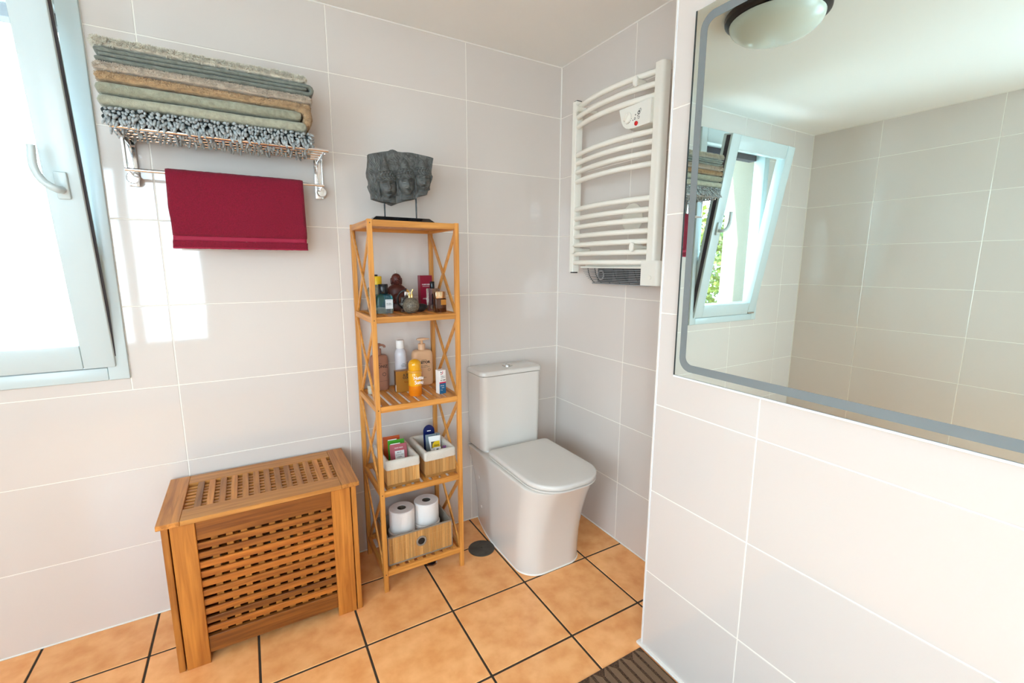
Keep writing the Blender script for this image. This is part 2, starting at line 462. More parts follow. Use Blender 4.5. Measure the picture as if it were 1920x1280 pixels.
# per-tile offset so that the mottling of shared meshes differs
nt = MATS['floor_tile'].node_tree
tcn = [n for n in nt.nodes if n.type == 'TEX_COORD'][0]
oi = nt.nodes.new('ShaderNodeObjectInfo'); va = nt.nodes.new('ShaderNodeVectorMath'); va.operation = 'ADD'
nt.links.new(tcn.outputs['Object'], va.inputs[0]); nt.links.new(oi.outputs['Location'], va.inputs[1])
for n in nt.nodes:
    if n.type == 'TEX_NOISE': nt.links.new(va.outputs[0], n.inputs['Vector'])

# white sealant joints
def strip(n, a, b, r=0.0035, mat='caulk_white'):
    bm = nb(); cyl(bm, a, b, r, seg=8); o = obj('trim_%d' % n, bm, mat, None, 40); o['kind'] = 'structure'; return o
strip(1, (0, 0, 0), (0, 0, ZC))
strip(2, (XL, 0, ZC), (0, 0, ZC)); strip(3, (0, 0, ZC), (0, YP, ZC)); strip(4, (XP, YP, ZC), (XP, YF, ZC))
strip(5, (XL, 0, 0), (0, 0, 0)); strip(6, (0, 0, 0), (0, YP, 0), 0.004); 
# partition: white corner profile and floor sealant
bm = nb()
loft(bm, [[(XP + 0.010 - 0.011 * math.cos(R(a)), YP - 0.010 + 0.011 * math.sin(R(a)), z) for a in range(0, 91, 15)] + [(XP + 0.012, YP - 0.012, z)] for z in (0.006, ZC - 0.002)])
o = obj('trim_7', bm, 'trim_white', None, 40); o['kind'] = 'structure'
bm = nb(); box(bm, (XP - 0.010, YF, 0.0), (XP + 0.02, YP + 0.012, 0.010), 0.004, 2); box(bm, (XP - 0.01, YP - 0.02, 0.0), (0.0, YP + 0.010, 0.008), 0.003, 2)
o = obj('trim_8', bm, 'caulk_white', None, 40); o['kind'] = 'structure'

# ------------------------------------------------------------------ window in the back wall, sash tipped inwards
x0, x1, z0, z1 = W1
win = structure('window_1', ((x0 + x1) / 2, 0.0, z0))
fw = 0.058
bm = nb(); ya, yb = -0.012, 0.07
box(bm, (x0, ya, z0), (x0 + fw, yb, z1), 0.004); box(bm, (x1 - fw, ya, z0), (x1, yb, z1), 0.004)
box(bm, (x0 + fw, ya, z0), (x1 - fw, yb, z0 + 0.045), 0.004); box(bm, (x0 + fw, ya, z1 - 0.088), (x1 - fw, yb, z1), 0.004)
obj('window_frame', bm, 'upvc', win, 30)
obj('shutter_slot', bx((x0 + fw, 0.055, z1 - 0.125), (x1 - fw, 0.11, z1 - 0.088)), 'shutter_dark', win)
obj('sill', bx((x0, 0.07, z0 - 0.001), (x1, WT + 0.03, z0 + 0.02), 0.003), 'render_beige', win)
# reveal lining outside of the frame
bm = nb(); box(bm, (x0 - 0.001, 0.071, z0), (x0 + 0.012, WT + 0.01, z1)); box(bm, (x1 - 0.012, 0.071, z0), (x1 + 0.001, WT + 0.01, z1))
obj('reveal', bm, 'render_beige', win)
sx0, sx1, sz0, sh = x0 + 0.035, x1 - 0.033, z0 + 0.047, 1.165
Mt = Matrix.Translation((0, -0.018, sz0)) @ Matrix.Rotation(R(9.3), 4, 'X') @ Matrix.Translation((0, 0.018, -sz0))
sw = 0.085
bm = nb()
box(bm, (sx0, -0.02, sz0), (sx0 + sw, 0.045, sz0 + sh), 0.005, 2, Mt); box(bm, (sx1 - sw, -0.02, sz0), (sx1, 0.045, sz0 + sh), 0.005, 2, Mt)
box(bm, (sx0 + sw, -0.019, sz0), (sx1 - sw, 0.044, sz0 + sw), 0.005, 2, Mt); box(bm, (sx0 + sw, -0.019, sz0 + sh - sw), (sx1 - sw, 0.044, sz0 + sh), 0.005, 2, Mt)
sash = obj('sash', bm, 'upvc', win, 30)
obj('pane', bx((sx0 + sw - 0.01, 0.008, sz0 + sw - 0.01), (sx1 - sw + 0.01, 0.014, sz0 + sh - sw + 0.01), 0, 2, Mt), 'pane', sash)
obj('gasket', bx((sx1 - 0.001, -0.006, sz0 + 0.01), (sx1 + 0.0025, 0.02, sz0 + sh - 0.01), 0, 2, Mt), 'shutter_dark', sash)
bm = nb(); hx = sx1 - sw / 2; hz = sz0 + 0.60
box(bm, (hx - 0.015, -0.034, hz - 0.04), (hx + 0.015, -0.020, hz + 0.04), 0.004, 2, Mt)
pts = [Mt @ Vector(p) for p in bez([(hx, -0.03, hz - 0.012), (hx - 0.005, -0.062, hz - 0.01), (hx - 0.03, -0.068, hz + 0.01), (hx - 0.045, -0.066, hz + 0.05), (hx - 0.042, -0.063, hz + 0.11)], 5)]
tube(bm, pts, 0.0105, 10)
obj('handle', bm, 'upvc', sash, 40)
bm = nb(); cyl(bm, (x0 + 0.05, -0.022, z0 + 0.055), (x0 + 0.12, -0.022, z0 + 0.055), 0.006); obj('hinge', bm, 'hinge_metal', win, 40)

# invented window in the left wall, put in to brighten the room
y0, y1, z0, z1 = FILL_W2
fill_w2 = structure('fill_window_2', (XL, (y0 + y1) / 2, z0))
bm = nb(); xa, xb = XL - 0.08, XL + 0.01
ym = (y0 + y1) / 2
for a, b, c, d in ((y0, y0 + 0.06, z0, z1), (y1 - 0.06, y1, z0, z1), (ym - 0.04, ym + 0.04, z0 + 0.06, z1 - 0.06)): box(bm, (xa, a, c), (xb, b, d), 0.004)
box(bm, (xa, y0 + 0.06, z0), (xb, y1 - 0.06, z0 + 0.06), 0.004); box(bm, (xa, y0 + 0.06, z1 - 0.06), (xb, y1 - 0.06, z1), 0.004)
obj('window_frame', bm, 'upvc', fill_w2, 30)
obj('pane', bx((XL - 0.045, y0 + 0.05, z0 + 0.05), (XL - 0.039, ym - 0.03, z1 - 0.05)), 'pane', fill_w2)
obj('pane', bx((XL - 0.045, ym + 0.03, z0 + 0.05), (XL - 0.039, y1 - 0.05, z1 - 0.05)), 'pane', fill_w2)

# invented window behind the camera, added to light the back wall
x0, x1, z0, z1 = FILL_W3
fill_w3 = structure('fill_window_3', ((x0 + x1) / 2, YF, z0))
bm = nb(); ya, yb = YF - 0.08, YF + 0.01; xm = (x0 + x1) / 2
for a, b, c, d in ((x0, x0 + 0.06, z0, z1), (x1 - 0.06, x1, z0, z1), (xm - 0.04, xm + 0.04, z0 + 0.06, z1 - 0.06)): box(bm, (a, ya, c), (b, yb, d), 0.004)
box(bm, (x0 + 0.06, ya, z0), (x1 - 0.06, yb, z0 + 0.06), 0.004); box(bm, (x0 + 0.06, ya, z1 - 0.06), (x1 - 0.06, yb, z1), 0.004)
obj('window_frame', bm, 'upvc', fill_w3, 30)
obj('pane', bx((x0 + 0.05, YF - 0.045, z0 + 0.05), (xm - 0.03, YF - 0.039, z1 - 0.05)), 'pane', fill_w3)
obj('pane', bx((xm + 0.03, YF - 0.045, z0 + 0.05), (x1 - 0.05, YF - 0.039, z1 - 0.05)), 'pane', fill_w3)

# outside ground
o = obj('ground', bx((-26, -16, -0.5), (20, 26, -0.3)), 'patio'); o['kind'] = 'structure'

# ------------------------------------------------------------------ laundry hamper
hx0, hx1, hy0, hy1 = -1.79, -1.1943, -0.373, -0.045
ham = thing('laundry_hamper', 'slatted brown wood laundry chest with lattice lid on the floor by the wall', 'hamper', (-1.49, -0.21, 0))
def post(name, lo, hi): return obj(name, bx(lo, hi, 0.0015, 1), 'acacia_z', ham, 30)
ZT = 0.525
post('corner_post', (-1.2835, hy0, 0), (-1.2165, hy0 + 0.02, ZT)); post('corner_post', (-1.2125, hy0 + 0.002, 0), (hx1, hy0 + 0.068, ZT))
post('corner_post', (hx0 + 0.0225, hy0, 0), (hx0 + 0.0895, hy0 + 0.02, ZT)); post('corner_post', (hx0, hy0 + 0.002, 0), (hx0 + 0.0185, hy0 + 0.068, ZT))
post('corner_post', (-1.2835, hy1 - 0.02, 0), (-1.2165, hy1, ZT)); post('corner_post', (-1.2125, hy1 - 0.068, 0), (hx1, hy1 - 0.002, ZT))
post('corner_post', (hx0 + 0.0225, hy1 - 0.02, 0), (hx0 + 0.0895, hy1, ZT)); post('corner_post', (hx0, hy1 - 0.068, 0), (hx0 + 0.0185, hy1 - 0.002, ZT))
post('corner_block', (-1.2155, hy0 + 0.012, 0.02), (-1.2135, hy0 + 0.03, ZT))
lx0, lx1 = hx0 + 0.0895, -1.2835
def rail(name, lo, hi, m='acacia_x', par=ham): return obj(name, bx(lo, hi, 0.0015, 1), m, par, 30)
rail('front_rail', (lx0, hy0 + 0.006, 0.4535), (lx1, hy0 + 0.022, ZT)); rail('front_rail', (lx0, hy0 + 0.006, 0.034), (lx1, hy0 + 0.022, 0.0945))
rail('rear_rail', (lx0, hy1 - 0.022, 0.4535), (lx1, hy1 - 0.006, ZT)); rail('rear_rail', (lx0, hy1 - 0.022, 0.034), (lx1, hy1 - 0.006, 0.0945))
for k in range(10):
    z = 0.4535 - 0.0127 - 0.0346 * k
    rail('front_slat', (lx0 - 0.002, hy0 + 0.008, z - 0.0219), (lx1 + 0.002, hy0 + 0.018, z))
    rail('rear_slat', (lx0 - 0.002, hy1 - 0.018, z - 0.0219), (lx1 + 0.002, hy1 - 0.008, z))
x = lx1 - 0.016
k = 0
while x - 0.02 > lx0:
    obj('upright_slat', bx((x - 0.02, hy0 + 0.0195, 0.05), (x, hy0 + 0.0275, 0.50), 0.001, 1), 'acacia_z', ham, 30)
    obj('upright_slat', bx((x - 0.02, hy1 - 0.0275, 0.05), (x, hy1 - 0.0195, 0.50), 0.001, 1), 'acacia_z', ham, 30)
    x -= 0.043; k += 1
for sx in (hx0 + 0.004, hx1 - 0.02):   # sides: plank panels
    for q in range(4):
        ya = hy0 + 0.069 + q * 0.0478
        obj('side_panel', bx((sx, ya, 0.03), (sx + 0.016, ya + 0.0463, ZT - 0.002), 0.0015, 1), 'acacia_z', ham, 30)
obj('bottom_panel', bx((hx0 + 0.02, hy0 + 0.03, 0.045), (hx1 - 0.022, hy1 - 0.03, 0.055)), 'acacia_x', ham)
lid = obj('lid', box(box(nb(), (-1.737, -0.385, ZT), (-1.2465, -0.300, 0.5415), 0.0015, 1), (-1.737, -0.092, ZT), (-1.2465, -0.018, 0.5415), 0.0015, 1), 'acacia_lid', ham, 30)
rail('end_board', (-1.246, -0.385, ZT), (-1.184, -0.018, 0.542), 'acacia_y', lid); rail('end_board', (-1.80, -0.385, ZT), (-1.7375, -0.018, 0.542), 'acacia_y', lid)
x = -1.2593
while x - 0.0205 > -1.7375:
    rail('lid_slat', (x - 0.0205, -0.302, 0.534), (x, -0.090, 0.5405), 'acacia_y', lid); x -= 0.0356
for q in range(8):
    yb = -0.101 - 0.0262 * q
    rail('cross_slat', (-1.738, yb - 0.0145, 0.5245), (-1.2455, yb, 0.5315), 'acacia_lid', lid)

# ------------------------------------------------------------------ bamboo shelf unit
ux0, ux1, uy0, uy1 = -1.0968, -0.7370, -0.3365, -0.022
P = 0.018
LV = [1.510, 1.1515, 0.7992, 0.4445, 0.0925]
unit = thing('bamboo_shelf_unit', 'tall bamboo shelf tower with crossed side slats standing against the tiled wall', 'shelf unit', ((ux0 + ux1) / 2, (uy0 + uy1) / 2, 0))
for x in (ux0, ux1 - P):
    for y in (uy0, uy1 - P):
        obj('post', bx((x, y, 0), (x + P, y + P, 1.512), 0.0012, 1), 'bamboo_z', unit, 30)
RH = 0.0235
for L in LV:
    obj('front_rail', bx((ux0 + P, uy0 + 0.002, L - RH), (ux1 - P, uy0 + 0.016, L), 0.001, 1), 'bamboo_x', unit, 30)
    obj('rear_rail', bx((ux0 + P, uy1 - 0.016, L - RH), (ux1 - P, uy1 - 0.002, L), 0.001, 1), 'bamboo_x', unit, 30)
    for x in (ux0 + 0.002, ux1 - 0.016):
        obj('side_rail', bx((x, uy0 + P, L - RH), (x + 0.014, uy1 - P, L), 0.001, 1), 'bamboo_y', unit, 30)
    if L == LV[0]:
        # the top is a closed board of narrow strips
        n = 9; a, b = ux0 + P - 0.002, ux1 - P + 0.002
        for k in range(n):
            w = (b - a) / n
            obj('slat', bx((a + w * k + 0.0004, uy0 + 0.0165, L - 0.011), (a + w * (k + 1) - 0.0004, uy1 - 0.0165, L - 0.001), 0.0006, 1), 'bamboo_y', unit, 30)
    else:
        x = ux0 + P + 0.016
        for k in range(8):
            obj('slat', bx((x, uy0 + 0.0165, L - 0.010), (x + 0.0235, uy1 - 0.0165, L - 0.0005), 0.0008, 1), 'bamboo_y', unit, 30); x += 0.0393
def brace(x, zt, zb, flip):
    ya, yb = uy0 + P + 0.001, uy1 - P - 0.001
    a = Vector((x, ya if flip else yb, zt)); b = Vector((x, yb if flip else ya, zb))
    d = (b - a); L = d.length; ang = math.atan2(d.z, d.y)
    M = Matrix.Translation((a + b) / 2) @ Matrix.Rotation(ang, 4, 'X')
    w = 0.016
    obj('brace', bx((-0.0035, -L / 2 + 0.004, -w / 2), (0.0035, L / 2 - 0.004, w / 2), 0.0008, 1, M), 'bamboo_z', unit, 30)
for side, (xa, xb) in enumerate(((ux0 + 0.0055, ux0 + 0.0125), (ux1 - 0.0125, ux1 - 0.0055))):
    for zt, zb in zip([l - RH for l in LV[:-1]], LV[1:]):
        brace(xa, zt, zb, False); brace(xb, zt, zb, True)
for x in (ux0 + 0.009,):
    for L in LV:
        bm = nb(); cyl(bm, (x, uy0 + 0.001, L - 0.012), (x, uy0 - 0.0006, L - 0.012), 0.0022, seg=10); obj('screw', bm, 'dark_metal', unit)

# ------------------------------------------------------------------ toilet
TX = -0.386
toi = thing('toilet', 'white close-coupled toilet with closed lid standing in the tiled corner', 'toilet', (TX, -0.30, 0))
def pedestal_ring(z):
    t = max(0.0, min(1.0, z / 0.43)); e = t ** 2.3
    fr = -0.566 - 0.105 * e                       # front
    hw = 0.163 + 0.014 * e                         # half width
    rf = 0.095 + 0.03 * e
    yb = -0.006
    cy = (fr + yb) / 2; hy = (yb - fr) / 2
    out = []
    for x, y in rrect(hw, hy, [0.01, 0.01, rf, rf], 10):
        yy = y + cy
        pinch = max(0.0, (yy + 0.24) / 0.24)       # narrows towards the wall, low down
        s = 1 - pinch ** 1.6 * (0.27 * (1 - e))
        out.append((TX + x * s, yy, z))
    return out
def subdiv_ring(ring, n=5):
    out = []
    for a, b in zip(ring, ring[1:] + ring[:1]):
        a = Vector(a); b = Vector(b)
        k = max(1, int((b - a).length / 0.02))
        for i in range(k): out.append(tuple(a.lerp(b, i / k)))
    return out
def ped(z):
    base = pedestal_ring(0.43)
    # same subdivision counts for every ring: subdivide by the top ring's counts
    cnt = [max(1, int((Vector(b) - Vector(a)).length / 0.02)) for a, b in zip(base, base[1:] + base[:1])]
    t = max(0.0, min(1.0, z / 0.43)); e = t ** 2.3
    fr = -0.566 - 0.105 * e; hw = 0.163 + 0.014 * e; rf = 0.095 + 0.03 * e; yb = -0.006
    cy = (fr + yb) / 2; hy = (yb - fr) / 2
    raw = [(x, y + cy) for x, y in rrect(hw, hy, [0.01, 0.01, rf, rf], 10)]
    out = []
    for (a, b), k in zip(zip(raw, raw[1:] + raw[:1]), cnt):
        for i in range(k):
            x = a[0] + (b[0] - a[0]) * i / k; yy = a[1] + (b[1] - a[1]) * i / k
            pinch = max(0.0, (yy + 0.26) / 0.26)
            s = 1 - pinch ** 1.5 * (0.27 * (1 - e ** 0.8))
            out.append((TX + x * s, yy, z))
    return out
def inset(ring, d, z):
    n = len(ring); out = []
    cx = TX; cy = sum(p[1] for p in ring) / n
    for p in ring:
        v = Vector((p[0] - cx, p[1] - cy)); l = v.length
        out.append((cx + v.x * (l - d) / l, cy + v.y * (l - d) / l, z))
    return out
rings = [ped(z) for z in (0.0, 0.03, 0.07, 0.11, 0.15, 0.19, 0.23, 0.27, 0.30, 0.33, 0.355, 0.378, 0.398, 0.414, 0.424)]
top = ped(0.43)
rings += [inset(top, 0.0015, 0.4285), inset(top, 0.006, 0.431), inset(top, 0.03, 0.4315)]
bm = nb(); loft(bm, rings)
obj('pedestal', bm, 'ceramic', toi, 50)
bm = nb(); q = rrect(0.150, 0.078, [0.012, 0.012, 0.03, 0.03], 6)
loft(bm, [[(TX + x * s, -0.086 + y, z) for x, y in q] for z, s in ((0.43, 1.03), (0.438, 1.0), (0.441, 0.985))])
obj('deck', bm, 'ceramic', toi, 50)
bm = nb()
loft(bm, [[(p[0], p[1], z) for p in inset(ped(0.0), -d, z)] for z, d in ((0.0005, 0.0035), (0.003, 0.003), (0.006, 0.0003))])
obj('sealant', bm, 'caulk_white', toi, 50)
# cistern
CW = 0.172
def cist_ring(z, s=0.0, hw=CW, yf=-0.172): 
    cy = (yf - 0.006) / 2; hy = (-0.006 - yf) / 2
    return [(TX + x, cy + y, z) for x, y in rrect(hw - s, hy - s, [0.008, 0.008, 0.034 - s, 0.034 - s], 8)]
bm = nb(); loft(bm, [cist_ring(0.441, 0.010), cist_ring(0.444, 0.004), cist_ring(0.452, 0.0, 0.168, -0.168), cist_ring(0.60, 0.0, 0.1705, -0.170), cist_ring(0.8155), cist_ring(0.8165, 0.002)])
obj('cistern', bm, 'ceramic', toi, 50)
bm = nb(); loft(bm, [cist_ring(0.8195, 0.004, CW + 0.005, -0.177), cist_ring(0.821, 0.0, CW + 0.005, -0.177), cist_ring(0.834, 0.0, CW + 0.005, -0.177), cist_ring(0.8395, 0.003, CW + 0.005, -0.177), cist_ring(0.8425, 0.010, CW + 0.005, -0.177)])
cl = obj('cistern_lid', bm, 'ceramic', toi, 50)
obj('lid_gasket', bx((TX - 0.160, -0.160, 0.816), (TX + 0.160, -0.012, 0.8205)), 'black_plastic', toi)
bm = nb(); lathe(bm, [(0, 0.8425), (0.026, 0.8425), (0.026, 0.8455), (0.023, 0.847), (0.0, 0.847)], (TX + 0.012, -0.093, 0), 28); obj('button_ring', bm, 'chrome_soft', cl, 40)
for s in (-1, 1):
    bm = nb(); hp = [(0.020 * math.cos(R(a)) , 0.020 * math.sin(R(a))) for a in range(-84, 85, 14)]
    prism(bm, [(TX + 0.012 + s * (x + 0.0005) if s > 0 else TX + 0.012 - x - 0.0005, -0.093 + y * (1 if s > 0 else -1)) for x, y in hp], 0.847, 0.8490)
    obj('flush_button', bm, 'chrome_soft', cl)
# seat and lid
def seat_ring(z, s):
    fr, bk = -0.690, -0.207
    cy = (fr + bk) / 2; hy = (bk - fr) / 2
    return [(TX + 0.007 + x, cy + y, z) for x, y in rrect(0.172 - s, hy - s, [max(0.004, 0.022 - s * .5)] * 2 + [0.135 - s] * 2, 10)]
bm = nb(); loft(bm, [seat_ring(0.4320, 0.016), seat_ring(0.4345, 0.014), seat_ring(0.4350, 0.003), seat_ring(0.4365, 0.001), seat_ring(0.4405, 0.001), seat_ring(0.4415, 0.003), seat_ring(0.4418, 0.030)])
obj('seat', bm, 'seat_plastic', toi, 50)
bm = nb(); loft(bm, [seat_ring(0.4418, 0.0305), seat_ring(0.4464, 0.030), seat_ring(0.4466, 0.003), seat_ring(0.4476, 0.001), seat_ring(0.452, 0.0), seat_ring(0.461, 0.0), seat_ring(0.4645, 0.003), seat_ring(0.466, 0.010), seat_ring(0.4665, 0.05)])
obj('lid', bm, 'seat_plastic', toi, 50)
for s in (-1, 1):
    bm = nb(); cyl(bm, (TX + s * 0.09, -0.203, 0.445), (TX + s * 0.14, -0.203, 0.445), 0.0085, seg=14); obj('hinge', bm, 'seat_plastic', toi, 40)
for z in (0.28, 0.115):
    xx = min(p[0] for p in ped(z) if -0.12 < p[1] < -0.08)
    bm = nb(); lathe(bm, [(0.0085, 0), (0.0085, 0.002), (0.006, 0.0038), (0, 0.0042)], (xx + 0.001, -0.10, z), 18, Matrix.Rotation(R(-90), 4, 'Y')); obj('bolt_cap', bm, 'ceramic', toi, 40)

# ------------------------------------------------------------------ towel radiator on the right wall
rad = thing('towel_radiator', 'white ladder towel radiator with curved bars and fan heater on the wall', 'radiator', (-0.08, -0.48, 1.27))
PX = (-0.088, -0.048)
def rpost(y0, y1, z0, z1, right):
    bm = nb()
    cy = (y0 + y1) / 2; hy = (y1 - y0) / 2; cx = sum(PX) / 2; hx = (PX[1] - PX[0]) / 2
    r = rrect(hx, hy, [0.003, 0.003, 0.016, 0.003] if right else [0.003, 0.003, 0.003, 0.003], 6)
    loft(bm, [[(cx + x, cy + y, z) for x, y in r] for z in (z0, z1)])
    return obj('post', bm, 'rad_white', rad, 40)
pl = rpost(-0.243, -0.213, 1.315, 2.104, False); pr = rpost(-0.762, -0.720, 1.30, 2.103, True)
for z in (1.309, 2.104):
    obj('end_cap', bx((PX[0] + 0.006, -0.239, z), (PX[1] - 0.006, -0.217, z + 0.006), 0.001, 1), 'black_plastic', pl)
BZ = [2.075, 2.0325, 1.991, 1.863, 1.825, 1.785, 1.742, 1.6125, 1.569, 1.528, 1.485, 1.444, 1.4015, 1.3605]
src = None
for z in BZ:
    if src is None:
        bm = nb(); pts = []
        for k in range(25):
            t = k / 24; y = -0.234 - (0.724 - 0.234) * t
            pts.append((-0.074 - 0.036 * (1 - (2 * t - 1) ** 2), y, z))
        tube(bm, pts, 0.0112, 14)
        src = obj('bar', bm, 'rad_white', rad, 60)
    else: copy_obj(src, rad, (0, 0, z - BZ[0]))
def clampknob(y, z, xface):
    bm = nb(); M = Matrix.Rotation(R(-90), 4, 'Y')
    lathe(bm, [(0, 0.0), (0.0065, 0.0), (0.0070, 0.045), (0.0118, 0.052), (0.0118, 0.057), (0.0105, 0.0595), (0, 0.0595)], (xface + 0.0595, y, z), 24, M, 1.7, 1.0)
    k = obj('clamp_knob', bm, 'rad_white', rad, 45)
    bm = nb(); cyl(bm, (-0.002, y, z), (xface + 0.058, y, z), 0.007, seg=12); obj('wall_stem', bm, 'rad_white', k, 40)
for y, z, xf in ((-0.285, 2.054, -0.128), (-0.655, 2.052, -0.128), (-0.668, 1.421, -0.122), (-0.262, 1.421, -0.112)): clampknob(y, z, xf)
# thermostat box
poly = [(-0.546, 1.975), (-0.556, 1.944), (-0.562, 1.925), (-0.572, 1.910), (-0.586, 1.899), (-0.605, 1.8925), (-0.630, 1.8895), (-0.716, 1.8895), (-0.720, 1.8935), (-0.720, 1.979), (-0.546, 1.979)]
bm = nb()
def yzx(poly, xs):
    cy = sum(p[0] for p in poly) / len(poly); cz = sum(p[1] for p in poly) / len(poly)
    return [[(x, cy + (y - cy) * s, cz + (z - cz) * s) for y, z in poly] for x, s in xs]
loft(bm, yzx(poly, ((-0.030, 1.0), (-0.098, 1.0), (-0.1005, 0.985))))
cb = obj('thermostat_box', bm, 'rad_plastic', rad, 30)
MY = Matrix.Rotation(R(-90), 4, 'Y')
bm = nb(); lathe(bm, [(0.0215, 0), (0.0215, 0.006), (0.0195, 0.008), (0, 0.008)], (-0.1005, -0.5975, 1.936), 28, MY); box(bm, (-0.118, -0.5975, 1.9215), (-0.107, -0.5905, 1.9525), 0.002, 1, Matrix.Translation((0, -0.5975, 1.936)) @ Matrix.Rotation(R(35), 4, 'X') @ Matrix.Translation((0, 0.594, -1.937)))
obj('dial', bm, 'rad_white', cb, 40)
bm = nb(); lathe(bm, [(0.0085, 0), (0.0085, 0.003), (0.006, 0.0045), (0, 0.0045)], (-0.1005, -0.646, 1.904), 20, MY); obj('red_button', bm, 'red_plastic', cb, 40, label='round red push button')
def ringmark(y, z, r0, r1, mat='grey_print', seg=18):
    bm = nb(); t = bmesh.new()
    a = [t.verts.new((-0.1009, y + r0 * math.cos(2 * math.pi * k / seg), z + r0 * math.sin(2 * math.pi * k / seg))) for k in range(seg)]
    b = [t.verts.new((-0.1009, y + r1 * math.cos(2 * math.pi * k / seg), z + r1 * math.sin(2 * math.pi * k / seg))) for k in range(seg)]
    for k in range(seg): t.faces.new((a[k], a[(k + 1) % seg], b[(k + 1) % seg], b[k]))
    merge(bm, t); obj('printed_symbol', bm, mat, cb)
ringmark(-0.658, 1.941, 0.004, 0.0072, 'black_print'); ringmark(-0.658, 1.9235, 0.0035, 0.0055); ringmark(-0.640, 1.9375, 0.0001, 0.0026, 'black_print')
ringmark(-0.637, 1.924, 0.0022, 0.0048); ringmark(-0.627, 1.920, 0.0001, 0.0024, 'black_print'); ringmark(-0.652, 1.931, 0.0001, 0.0022, 'black_print')
bm = nb()
for a in range(0, 360, 45):
    M = Matrix.Translation((-0.1009, -0.664, 1.949)) @ Matrix.Rotation(R(a), 4, 'X'); box(bm, (-0.0002, 0.0025, -0.0006), (0.0002, 0.0085, 0.0006), 0, 1, M)
obj('printed_symbol', bm, 'grey_print', cb)
bm = nb()
for k in range(5):
    a = R(80 + 20 * k); M = Matrix.Translation((-0.1008, -0.5975, 1.936)) @ Matrix.Rotation(a - R(60), 4, 'X'); box(bm, (-0.0002, -0.0238, -0.0012), (0.0002, -0.0215, 0.0012), 0, 1, M)
obj('dial_mark', bm, 'grey_print', cb)
# fan heater behind the lower bars
bm = nb(); lathe(bm, [(0.062, 0), (0.062, 0.004), (0.058, 0.006), (0, 0.006)], (-0.0002, -0.548, 1.552), 40, MY); obj('wall_plate', bm, 'rad_plastic', rad, 40)
obj('fan_housing', bx((-0.062, -0.718, 1.340), (-0.002, -0.305, 1.352), 0.003, 1), 'rad_plastic', rad, 30)
prof = [(-0.002, 1.340), (-0.080, 1.340), (-0.080, 1.333), (-0.079, 1.315), (-0.075, 1.298), (-0.066, 1.280), (-0.054, 1.268), (-0.048, 1.264), (-0.002, 1.264)]
bm = nb(); box(bm, (-0.060, -0.700, 1.270), (-0.004, -0.395, 1.338), 0.004, 1); obj('fan_core', bm, 'dark_grille', rad)
for ya, yb in ((-0.44, -0.50), (-0.53, -0.60)):
    bm = nb(); box(bm, (-0.0625, yb, 1.278), (-0.060, ya, 1.325), 0.001, 1); obj('fan_vane', bm, 'black_plastic', rad)
bm = nb(); lathe(bm, [(0.022, 0), (0.022, 0.006), (0.017, 0.006), (0.017, 0.0)], (-0.060, -0.425, 1.303), 24, MY); obj('fan_hub', bm, 'mid_grille', rad, 40)
def endx(z): return -0.300 - 0.055 * max(0, (1.335 - z) / 0.07) ** 1.5
for k in range(9):
    z = 1.334 - 0.0078 * k
    # front x along the curved profile
    xs = -0.080
    for (xa, za), (xb, zb) in zip(prof[2:], prof[3:]):
        if zb <= z <= za: xs = xa + (xb - xa) * (za - z) / (za - zb + 1e-9)
    bm = nb(); tube(bm, [(-0.003, endx(z) + 0.0, z), (xs + 0.012, endx(z) + 0.003, z), (xs, endx(z) - 0.010, z), (xs, -0.60, z), (xs, -0.712, z)], 0.0016, 6); obj('grille_wire', bm, 'mid_grille', rad, 60)
for y in (-0.345, -0.395, -0.455, -0.52, -0.58, -0.645):
    bm = nb(); loft(bm, [[(x * 0.975, yy + (1.335 - z) * -0.25, z) for x, z in prof[2:8]] + [(x * 0.93, yy + (1.335 - z) * -0.25, 1.302 + (z - 1.302) * 0.95) for x, z in prof[2:8]][::-1] for yy in (y - 0.0012, y + 0.0012)]); obj('grille_rib', bm, 'black_plastic', rad)
obj('grille_lip', bx((-0.060, -0.712, 1.2615), (-0.010, -0.356, 1.267), 0.002, 1), 'mid_grille', rad)
obj('top_lip', bx((-0.083, -0.718, 1.335), (-0.010, -0.296, 1.342), 0.0015, 1), 'rad_plastic', rad)
bm = nb(); rr = [(-0.05 + x, -0.75 + y) for x, y in rrect(0.048, 0.046, [0.003, 0.003, 0.018, 0.004], 6)]
prism(bm, rr, 1.267, 1.366); cv = obj('post_cover', bm, 'rad_plastic', rad, 40)
bm = nb(); lathe(bm, [(0.008, 0), (0.008, 0.003), (0, 0.004)], (-0.098, -0.755, 1.30), 16, MY); obj('screw_cap', bm, 'rad_white', cv, 40)

# ------------------------------------------------------------------ mirror on the partition
MX = -0.389
mir = thing('wall_mirror', 'large mirror with a grey frosted border line on the white tiled partition', 'mirror', (XP, -1.60, 1.02))
my1, my0, mz0, mz1 = -1.143, -2.05, 1.020, 2.02
obj('backing_panel', bx((MX + 0.004, my0 + 0.003, mz0 + 0.003), (XP - 0.0002, my1 - 0.003, mz1 - 0.003)), 'mirror_edge', mir)
obj('mirror_pane', bx((MX, my0, mz0), (MX + 0.004, my1, mz1), 0.0006, 1), 'mirror_glass', mir)
def yz_rr(inset_, r, seg=8):
    cy = (my0 + my1) / 2; cz = (mz0 + mz1) / 2
    return [(cy + a, cz + b) for a, b in rrect((my1 - my0) / 2 - inset_, (mz1 - mz0) / 2 - inset_, r, seg)]
t = bmesh.new(); A = [t.verts.new((MX - 0.0002, y, z)) for y, z in yz_rr(0.018, 0.04)]; B = [t.verts.new((MX - 0.0002, y, z)) for y, z in yz_rr(0.040, 0.024)]
n = len(A)
for k in range(n): t.faces.new((A[k], A[(k + 1) % n], B[(k + 1) % n], B[k]))
t.normal_update()
